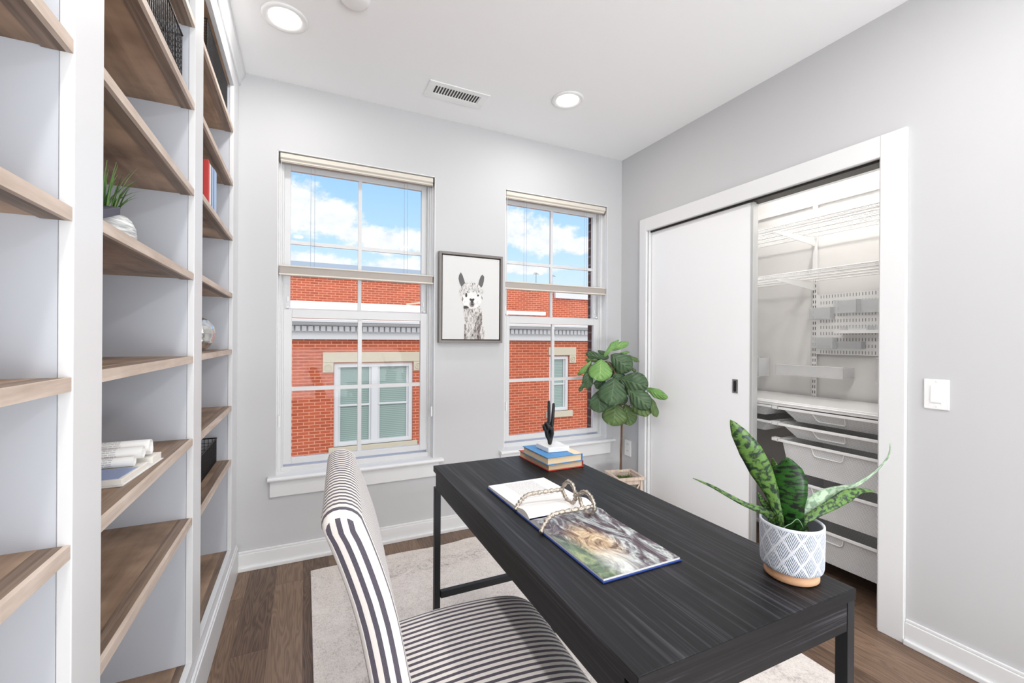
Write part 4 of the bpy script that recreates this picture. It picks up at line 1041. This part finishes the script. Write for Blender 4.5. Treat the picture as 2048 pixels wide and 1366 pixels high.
LF = [
 ('leaf', [(655, 850, 40, .0), (640, 760, 52, 0), (590, 600, 95, .0), (512, 440, 150, -.005), (435, 295, 152, -.01), (350, 165, 100, -.012), (290, 70, 4, -.012)], 'snakem'),
 ('leaf', [(730, 930, 165, .0), (725, 800, 160, -.005), (716, 700, 178, -.01), (714, 600, 216, -.012), (712, 500, 220, -.012), (708, 420, 165, -.01), (700, 340, 6, -.008)], 'snaked'),
 ('leaf', [(650, 870, 34, .01), (600, 790, 62, .01), (540, 730, 58, .02), (400, 680, 34, .03), (250, 600, 26, .04), (150, 545, 20, .05), (20, 490, 3, .06)], 'snakem'),
 ('leaf', [(650, 850, 34, .02), (595, 740, 66, .02), (530, 660, 48, .02), (485, 590, 3, .02)], 'snakem'),
 ('leaf', [(790, 850, 30, .0), (812, 760, 50, .0), (870, 685, 92, .005), (960, 625, 104, .01), (1065, 578, 62, .02), (1180, 545, 28, .03), (1300, 470, 12, .04), (1385, 390, 12, .04), (1432, 320, 10, .04), (1440, 240, 3, .04)], 'snakep'),
 ('leaf', [(780, 860, 30, -.01), (820, 800, 46, -.01), (920, 735, 56, -.01), (1030, 675, 74, -.005), (1130, 615, 84, .0), (1230, 580, 36, .01), (1335, 587, 4, .02)], 'snakem'),
 ('leaf', [(625, 500, 16, .03), (618, 440, 52, .03), (605, 385, 34, .03), (592, 345, 3, .03)], 'snakem'),
 ('leaf', [(840, 900, 26, .02), (850, 850, 30, .02), (880, 800, 22, .02)], 'snakem'),
]
for n, pts, mk in LF: leafstrip(n, pts, M[mk], sp, D0, Q3, k_)
cv_ = smoothloop([dep(D0-.03, *Q3(*p)) for p in ((668, 862), (690, 835), (730, 815), (765, 785), (790, 800), (815, 850))], False, 4)
MB().tube(cv_, .0007, 5).build('stem', M['snakep'], sp, smooth=True)

# ---------------- fig tree in the corner ----------------
PZ = .30; pr = [onz(PZ, *p) for p in ((1208, 940.5), (1262, 937), (1286.5, 958))]
ctr = (pr[0]+pr[2])/2; ax = (pr[1]-pr[0]); ax.z = 0; sz = .205; ax.normalize(); ay = Vector((-ax.y, ax.x, 0))
ctr = pr[1]-ax*sz/2-ay*sz/2; ctr.z = 0
ft = thing('potted_fig_tree', 'fiddle-leaf fig tree in a pale wooden planter in the corner by the window', 'potted plant', (ctr.x, ctr.y, 0))
def sq(h, z, s=1): return [ctr+ax*(a*h)+ay*(b_*h)+Vector((0, 0, z)) for a, b_ in ((-1, -1), (1, -1), (1, 1), (-1, 1))]
m_ = MB(); o_, i_ = sz/2, sz/2-.018
for k in range(4):
    A_, B_ = sq(o_, PZ-.018), sq(i_, PZ-.018)
    m_.prism([A_[k], A_[(k+1) % 4], B_[(k+1) % 4], B_[k]], (0, 0, .018))
m_.build('planter_rim', M['plantwood'], ft, bevel=.002)
m_ = MB(); h2 = sz/2-.014
def bar(m_, p, q, wv, dv): m_.prism([p, q, q+wv, p+wv], dv)
for k in range(4):
    A_ = sq(h2, .0); c = A_[k]; s1 = (A_[(k+1) % 4]-c).normalized(); s2 = (A_[k-1]-c).normalized()
    m_.prism([c, c+s1*.018, c+s1*.018+s2*.018, c+s2*.018], (0, 0, PZ-.0185))
m_.build('planter_posts', M['plantwood'], ft)
m_ = MB()
for k in range(4):
    A_ = sq(h2-.003, .0); c, d = A_[k], A_[(k+1) % 4]; e = (d-c).normalized(); n_ = Vector((-e.y, e.x, 0)); n_ = n_ if n_.dot(ctr-c) > 0 else -n_
    a0, b0 = c+e*.0175, d-e*.0175
    for z0, z1 in ((.015, .04), (PZ-.05, PZ-.0195)): m_.prism([a0+Vector((0, 0, z0)), b0+Vector((0, 0, z0)), b0+n_*.008+Vector((0, 0, z0)), a0+n_*.008+Vector((0, 0, z0))], (0, 0, z1-z0))
    for (p, q) in ((a0+Vector((0, 0, .042)), b0+Vector((0, 0, PZ-.052))), (b0+Vector((0, 0, .042)), a0+Vector((0, 0, PZ-.052)))):
        m_.tube([p+n_*.004, q+n_*.004], .0055, 6)
m_.build('planter_lattice', M['plantwood'], ft)
m_ = MB(); hb = h2-.02; m_.prism(sq(hb, .012), (0, 0, PZ-.055)); m_.build('planter_liner', bsdf_mat('planter_liner_grey', srgb(130, 134, 130), .9)[0], ft)
m_ = MB()
for k in range(420):
    u, v = (random.random()*2-1)*hb, (random.random()*2-1)*hb; c = ctr+ax*u+ay*v+Vector((0, 0, PZ-.042)); a = random.random()*6.28; l = .010+.012*random.random()
    t1 = Vector((math.cos(a), math.sin(a), .8))*l; s_ = Vector((-math.sin(a), math.cos(a), 0))*.003; i = len(m_.v)
    m_.vert(c-s_); m_.vert(c+s_); m_.vert(c+t1); m_.face([i, i+1, i+2])
m_.prism(sq(hb, PZ-.0425), (0, 0, .003))
tag(m_.build('moss', M['moss'], ft), kind='stuff')
base = onz(PZ-.04, 1241.5, 950); DT = (base-CAM).dot(FW)
Q4 = lambda x, y: (1130+x/6.505, 650+y/6.505)
trk = [base]+[dep(DT, *p) for p in ((1242, 905), (1243.5, 860), (1243, 820), (1238, 780), (1232, 755), (1225, 735), (1212, 722))]
ps = smoothloop(trk, False, 3); MB().tube(ps, [.0085-.0042*k/len(ps)+.0007*math.sin(k*2.1) for k in range(len(ps))], 10).build('trunk', M['bark'], ft, smooth=True)
kf = DT/FPX/6.505
def figleaf(bx, by, tx, ty, wd, mat, d0=0, d1=0, bend=.12, side=0, petiole=None):
    A = dep(DT+d0, *Q4(bx, by)); T = dep(DT+d1, *Q4(tx, ty)); ax_ = T-A; L_ = ax_.length; e = ax_.normalized()
    vw = ((A+T)/2-CAM).normalized(); sd_ = e.cross(vw).normalized(); sd_ = (sd_+vw*side).normalized(); up_ = sd_.cross(e).normalized()
    if up_.dot(vw) > 0: up_ = -up_
    n = 16; mcr = 8; P = []; UV = []; W = wd*kf/2; ph = random.random()*6
    for i in range(n+1):
        v = (1-math.cos(math.pi*i/n))/2
        shp = (math.sin(math.pi*(v**1.22))**.55)*(.80+.20*v) if 0 < v < 1 else 0
        row = []; ur = []
        for j in range(mcr+1):
            s = -1+2*j/mcr
            wav = .007*math.sin(v*12+ph+s*1.5)*abs(s)
            off_ = up_*(L_*bend*math.sin(math.pi*v) - W*.30*(abs(s)**1.5)*shp + wav)
            row.append(A+e*(L_*v)+sd_*(W*s*shp)+off_); ur.append((s, v))
        P.append(row); UV.append(ur)
    return MB().grid(P, UV).build('leaf', mat, ft, smooth=True, solid=.0008)
D_, Md, Lt = M['leafd'], M['leafm'], M['leafl']
FL = [(500, 425, 700, 190, 90, Lt, 0, -.02, .1, .5), (560, 330, 830, 232, 105, Lt, 0, -.04, .14, .2), (555, 440, 268, 368, 120, D_, 0, .02, .12, .3), (470, 455, 262, 455, 70, Md, 0, .03, .1, .6),
      (340, 470, 165, 655, 80, Lt, .0, .03, .15, .3), (470, 445, 450, 728, 330, Lt, -.03, -.07, .08, 0), (600, 385, 860, 590, 280, D_, -.01, -.04, .1, .0), (790, 395, 968, 480, 62, Md, .0, -.02, .1, .4),
      (300, 580, 290, 832, 160, D_, .0, .0, .1, .2), (260, 740, 185, 865, 60, D_, .0, .0, .1, .2), (640, 690, 600, 1040, 390, D_, -.06, -.12, .09, 0), (720, 700, 1080, 800, 300, D_, -.05, -.14, .1, -.1),
      (1050, 820, 1335, 955, 130, Lt, -.12, -.26, .08, -.3), (850, 880, 1100, 1165, 270, Md, -.06, -.14, .1, .1), (820, 830, 1110, 1080, 260, D_, -.08, -.16, .1, 0), (1100, 930, 1195, 1200, 110, Md, -.13, -.16, .08, .4), (430, 860, 455, 1140, 280, D_, -.01, -.03, .1, .1),
      (660, 1010, 630, 1315, 350, Md, -.02, -.05, .08, 0), (780, 1030, 860, 1305, 230, Md, .0, -.02, .08, 0), (500, 750, 365, 765, 70, D_, .02, .03, .05, .4), (680, 690, 780, 650, 70, D_, .02, .03, .05, .3),
      (780, 800, 880, 895, 130, D_, .03, .04, .05, 0), (700, 375, 840, 350, 40, Lt, .05, .08, .05, .3), (860, 560, 925, 610, 50, Md, -.02, -.03, .1, .3), (940, 1060, 1085, 1180, 120, Lt, -.07, -.10, .08, 0), (560, 560, 690, 640, 60, Md, .03, .02, .05, .5), (430, 330, 560, 440, 110, D_, .04, .03, .1, .2)]
FL += [(600, 520, 560, 690, 150, D_, .03, .02, .1, .2), (640, 620, 740, 760, 170, D_, .0, -.02, .1, .1), (520, 700, 400, 820, 150, D_, .02, .0, .1, .2), (560, 480, 640, 590, 130, Md, .02, .0, .1, .3), (700, 880, 760, 1040, 190, D_, .02, .0, .08, .1)]
for a in FL: figleaf(*a)
for (a, b_) in (((500, 425), (620, 640)), ((640, 690), (690, 760)), ((780, 1030), (740, 1100)), ((850, 1045), (740, 1120)), ((690, 600), (640, 700)), ((720, 600), (700, 720)), ((850, 880), (730, 960)), ((430, 860), (690, 900))):
    MB().tube([dep(DT, *Q4(*a)), dep(DT, *Q4(*b_))], .0028, 6).build('branch', M['bark'], ft)

# ---------------- things on the shelves ----------------
# wire baskets
def wbasket(label, x0, x1, ya, yb, z0, h, group, pitch=.012, thin=.0011, flare=.0):
    t_ = thing('wire_basket', label, 'basket', ((x0+x1)/2, (ya+yb)/2, z0), 0, group)
    m_ = MB()
    def rect_loop(z, e=0): return [(x0-e, ya-e, z), (x1+e, ya-e, z), (x1+e, yb+e, z), (x0-e, yb+e, z), (x0-e, ya-e, z)]
    nv = int(h/pitch)
    for k in range(nv):
        m_.tube(rect_loop(z0+.003+k*pitch), thin, 4)
    for (p, q) in (((x0, ya), (x1, ya)), ((x1, ya), (x1, yb)), ((x1, yb), (x0, yb)), ((x0, yb), (x0, ya))):
        n = max(2, int(math.dist(p, q)/pitch))
        for k in range(n): u = k/n; x, y = p[0]+(q[0]-p[0])*u, p[1]+(q[1]-p[1])*u; m_.box((x-thin, y-thin, z0+.002), (x+thin, y+thin, z0+h))
    m_.build('wire_sides', M['blackwire'], t_)
    m_ = MB(); k = 0
    y = ya
    while y < yb: m_.box((x0, y-thin, z0+.001), (x1, y+thin, z0+.003)); y += pitch
    m_.build('wire_bottom', M['blackwire'], t_)
    MB().tube(rect_loop(z0+h, .001), .0032, 6).build('rim_wire', M['blackwire'], t_)
    for xx in (x0, x1):
        ym = (ya+yb)/2; z = z0+h*.62
        MB().tube([(xx, ym-.05, z), (xx-.004, ym-.045, z-.03), (xx-.004, ym+.045, z-.03), (xx, ym+.05, z)], .002, 6).build('handle', M['blackwire'], t_)
wbasket('black wire basket on a high shelf of the middle bookcase bay', -.585, -.340, 1.20, 1.615, 1.9675, .17, 'black wire baskets in the bookcase', .016)
wbasket('dense black wire basket on the topmost shelf of the bay beside the window wall', -.585, -.340, 1.975, 2.445, 2.2475, .178, 'black wire baskets in the bookcase', .011, .0016)
wbasket('low black wire basket on a low shelf of the bay beside the window wall', -.585, -.378, 2.0, 2.475, .6285, .115, 'black wire baskets in the bookcase', .015)
# upright books: spines face the room
bks = [('bookred', .022, .172, 'red book standing at the left end of the row by the window wall'), ('bookwhite', .034, .168, 'thick white book standing right of the red one'), ('slate', .014, .170, 'thin dark book standing between the white and pale books'), ('bookpale', .022, .172, 'narrow pale book standing in the middle of the row'), ('bookblue', .020, .174, 'blue book standing second from the right end of the row'), ('bookpale', .050, .178, 'thick pale blue book standing at the right end of the row')]
y = 1.958
for c, tk, h, lab in bks:
    t_ = thing('shelf_book', lab, 'book', (-.40, y+tk/2, 1.7195), 0, 'upright books on the shelf')
    x0, x1 = -.47, -.329
    MB().box((x0, y, 1.7195), (x1, y+.0025, 1.7195+h)).box((x0, y+tk-.0025, 1.7195), (x1, y+tk, 1.7195+h)).box((x1-.0025, y+.0025, 1.7195), (x1, y+tk-.0025, 1.7195+h)).build('cover', M[c], t_, bevel=.001)
    MB().box((x0+.004, y+.0027, 1.7225), (x1-.003, y+tk-.0027, 1.7165+h)).build('page_block', M['paper'], t_)
    y += tk+.0012
# silver faceted vase on the bay 3 middle shelf
vz = 1.1665; vs_ = thing('silver_vase', 'rounded faceted silver glass vase on the shelf', 'vase', (-.425, 2.20, vz))
MB().lathe([(.035, 0), (.056, .012), (.078, .042), (.085, .075), (.078, .105), (.058, .130), (.040, .140), (.036, .136), (.052, .120)], (-.425, 2.20, vz), 14).build('vase_body', M['silver'], vs_)
# potted grass
gz = 1.4265; gc = Vector((-.405, 1.245, gz)); gt = thing('potted_grass', 'artificial grass tuft in a round white ribbed pot on the middle bay shelf', 'potted plant', gc)
MB().lathe([(.040, 0), (.055, .006), (.062, .02), (.060, .038), (.052, .056), (.046, .062), (.042, .060), (.042, .05), (.0005, .05)], gc, 40).build('pot', M['ribbed'], gt, smooth=True)
for k in range(46):
    a = random.random()*6.283; r_ = .03*math.sqrt(random.random()); ln = .085+.055*random.random(); sp_ = .2+1.0*random.random()
    b0 = gc+Vector((r_*math.cos(a), r_*math.sin(a), .05)); out = Vector((math.cos(a), math.sin(a), 0))
    pts = [b0+out*(sp_*ln*.55*(u**1.9))+Vector((0, 0, ln*(u-.22*sp_*u*u))) for u in (0, .25, .5, .75, 1)]
    wv = Vector((-math.sin(a+.5), math.cos(a+.5), 0)); P = []; UV = []
    for i, p in enumerate(pts):
        w_ = .0032*(1-(i/4)**2)+.0003; P.append([p-wv*w_, p, p+wv*w_]); UV.append([(-1, i/4), (0, i/4), (1, i/4)])
    MB().grid(P, UV).build('blade', M['grass'], gt, smooth=True)
# slate block leaning in front of the grass
sl_ = thing('graduation_plank', 'dark slate plank propped in front of the potted grass', 'plank', (-.352, 1.06, gz))
sl_.name = 'slate_plank'
D_s = .98
A1, A2 = ony(1.17, 247, 411), ony(1.17, 249, 418)
p0 = onx(-.345, 206, 437); p1 = onx(-.345, 247, 415)
MB().prism([(-.350, p0.y-.045, max(gz+.001, p0.z-.040)), (-.350, p1.y, p1.z-.016), (-.350, p1.y, p1.z), (-.350, p0.y-.045, max(gz+.019, p0.z-.018))], (-.035, 0, 0)).build('plank', M['slate'], sl_, bevel=.001)
# open book with folded-in pages
fz = .9006; fb = thing('folded_page_book', 'open book with its pages rolled into cylinders on the lower middle bay shelf', 'book', (-.45, 1.31, fz))
def quad(xa, ya, xb, yb, xw, z, h): return MB().prism([(xa, ya, z), (xb, yb, z), (xb-xw, yb+.004, z), (xa-xw, ya+.004, z)], (0, 0, h))
quad(-.350, 1.198, -.335, 1.432, .24, fz, .003).build('cover', M['bookwhite'], fb, bevel=.0006)
quad(-.353, 1.203, -.345, 1.345, .232, fz+.0031, .012).build('page_block', M['paper'], fb, bevel=.001)
quad(-.343, 1.372, -.339, 1.428, .232, fz+.0031, .017).build('page_block', M['paper'], fb, bevel=.001)
quad(-.360, 1.208, -.352, 1.30, .22, fz+.0152, .0008).build('endpaper', M['lilac'], fb)
def roll(yc, zc, r_, x0_, x1_):
    P = []; UV = []; n = 28
    for j in range(n+1):
        a = 2*math.pi*1.15*j/n-.6; rr = r_*(1-.10*j/n)
        P.append([(x0_, yc+rr*math.cos(a), zc+rr*math.sin(a)), (x1_, yc+rr*math.cos(a), zc+rr*math.sin(a))]); UV.append([(0, r_*a), (x1_-x0_, r_*a)])
    MB().grid(P, UV).build('rolled_page', M['texttub'], fb, smooth=True, solid=.0006)
roll(1.312, fz+.027, .0118, -.56, -.362); roll(1.338, fz+.041, .0145, -.56, -.352); roll(1.366, fz+.050, .0165, -.56, -.345); roll(1.392, fz+.036, .013, -.56, -.35)
# ---------------- outside: the facing brick building ----------------
Yf = 10.0
bd = thing('brick_building', 'red brick row house with a white dentil cornice across the alley', 'building', (3.5, Yf, -6))
zt_ = 1.22
m_ = MB(); WL = (.57, 2.26, -1.10, .70); WR = (5.90, 6.52, -.68, .80)
xs = [-8, WL[0], WL[1], WR[0], WR[1], 7.30]
m_.box((-8, Yf, -6), (WL[0], Yf+.3, zt_)); m_.box((WL[1], Yf, -6), (WR[0], Yf+.3, zt_)); m_.box((WR[1], Yf, -6), (14, Yf+.3, zt_))
for q_ in (WL, WR): m_.box((q_[0], Yf, -6), (q_[1], Yf+.3, q_[2])); m_.box((q_[0], Yf, q_[3]), (q_[1], Yf+.3, zt_))
m_.build('facade_wall', M['brick'], bd)
MB().box((-8, Yf-.10, 1.215), (14, Yf+.3, 1.36)).build('frieze_board', M['outtrim'], bd)
m_ = MB(); x = -3.0
while x < 9.5: m_.box((x, Yf-.19, 1.385), (x+.085, Yf-.08, 1.49)); x += .118
m_.build('dentil_row', M['outtrim'], bd)
MB().box((-8, Yf-.12, 1.36), (14, Yf+.3, 1.505)).build('dentil_backing', M['outtrim'], bd)
MB().box((-8, Yf-.24, 1.505), (14, Yf+.3, 1.53)).box((-8, Yf-.30, 1.53), (14, Yf+.3, 1.56)).box((-8, Yf-.38, 1.57), (14, Yf+.3, 1.61)).box((-8, Yf-.33, 1.56), (14, Yf+.3, 1.57)).build('cornice', M['outtrim'], bd)
MB().box((-8, Yf-.38, 1.611), (14, Yf+5.0, 1.63)).build('roof', M['roofwhite'], bd)
def bwin(x0, x1, z0, z1, dbl):
    w_ = thing  # noqa
    fr = MB(); F = .09
    fr.box((x0+.001, Yf+.03, z0+.001), (x0+F, Yf+.12, z1-.001)); fr.box((x1-F, Yf+.03, z0+.001), (x1-.001, Yf+.12, z1-.001)); fr.box((x0+F, Yf+.03, z1-.09), (x1-F, Yf+.12, z1-.001)); fr.box((x0+F, Yf+.03, z0+.001), (x1-F, Yf+.12, z0+.09))
    cells = [(x0+F, x1-F)]
    if dbl:
        xm = (x0+x1)/2; fr.box((xm-.07, Yf+.03, z0+.09), (xm+.07, Yf+.12, z1-.09)); cells = [(x0+F, xm-.07), (xm+.07, x1-F)]
    w0 = fr.build('window', M['outtrim'], bd, bevel=.004)
    for a, b2 in cells:
        zm = (z0+z1)/2-.02
        MB().box((a, Yf+.06, zm-.02), (b2, Yf+.11, zm+.02)).box((a, Yf+.07, z0+.09), (a+.045, Yf+.115, z1-.09)).box((b2-.045, Yf+.07, z0+.09), (b2, Yf+.115, z1-.09)).build('sash', M['outtrim'], w0)
        MB().box((a+.045, Yf+.095, z0+.09), (b2-.045, Yf+.11, z1-.09)).build('pane', M['blindglass'], w0)
    lx_ = .22 if dbl else .03
    MB().box((x0-lx_, Yf-.03, z1+.02), (x1+.22, Yf+.1, z1+.24)).build('lintel', M['stone'], bd, bevel=.006)
    for xx in ((x0-.22, x1+.01) if dbl else (x1+.01,)):
        k_b = MB().box((xx, Yf-.025, z1-.19), (xx+.21, Yf+.05, z1+.019)).build('corner_block', M['stone'], bd, bevel=.006)
        MB().tube([(xx+.105+.065*math.cos(a), Yf-.03, z1-.085+.065*math.sin(a)) for a in [2*math.pi*k/20 for k in range(21)]], .01, 6, cap=False).box((xx+.085, Yf-.04, z1-.105), (xx+.125, Yf-.026, z1-.065)).build('rosette', M['stone'], k_b)
    MB().box((x0-.10, Yf-.06, z0-.16), (x1+.10, Yf+.1, z0)).build('sill', M['stone'], bd, bevel=.006)
bwin(*WL, True); bwin(*WR, False)
ub = thing('upper_brick_wall', 'set-back red brick upper storey with a grey metal roof edge seen above the cornice', 'building', (3, 13, 1.63))
MB().box((-6, 13, 1.0), (12, 13.3, 2.95)).build('wall', M['brick'], ub)
MB().prism([(-6, 12.9, 2.95), (-6, 12.88, 3.0), (-6, 15.0, 3.64), (-6, 15.0, 2.95)], (10.6, 0, 0)).build('roof_edge', M['roofgrey'], ub)
MB().box((7.85, 12.9, 2.70), (12, 12.999, 2.955)).build('fascia_panel', M['outtrim'], ub)
MB().box((-6, 12.80, 2.03), (5.9, 12.999, 2.235)).box((5.9, 12.80, 2.07), (7.4, 12.999, 2.19)).build('flashing', M['roofwhite'], ub)
tag(ub.children[0], None)
for k, (px, py) in enumerate([(1072, 552), (1105, 556)]):
    p = ony(13.1, px, py)
    at_ = thing('roof_antenna', ['small rooftop antenna seen in the right window, left of the muntin', 'small rooftop antenna seen in the right window, right of the muntin'][k], 'antenna', (p.x, 13.1, 2.955))
    MB().tube([(p.x, 13.1, 2.955), (p.x, 13.1, p.z+.12)], .008, 5).tube([(p.x-.12, 13.1, p.z+.06), (p.x+.12, 13.1, p.z+.06)], .006, 5).tube([(p.x-.08, 13.1, p.z+.1), (p.x+.08, 13.1, p.z+.1)], .006, 5).build('mast', M['gap'], at_)
pb = ony(12.7, 815, 609)
MB().prism([(pb.x-.05, 12.6, pb.z-.03), (pb.x+.45, 12.6, pb.z+.05), (pb.x+.45, 12.6, pb.z+.10), (pb.x-.05, 12.6, pb.z+.02)], (0, .06, 0)).build('loose_board', M['stone'], ub)
dsx = 7.18  # pale strip on the facade, stands in for the right window's screen track
ds = thing('strip', 'pale grey downspout standing in for the screen track of the right window', 'strip', (dsx, Yf-.06, -6))
MB().box((dsx-.01, Yf-.14, -6), (dsx+.16, Yf-.001, 1.21)).build('strip_body', M['outtrim'], ds, bevel=.01)
struct('ground', B((-40, WY+.3, -6.2), (50, 40, -6.01)), M['asphalt'])
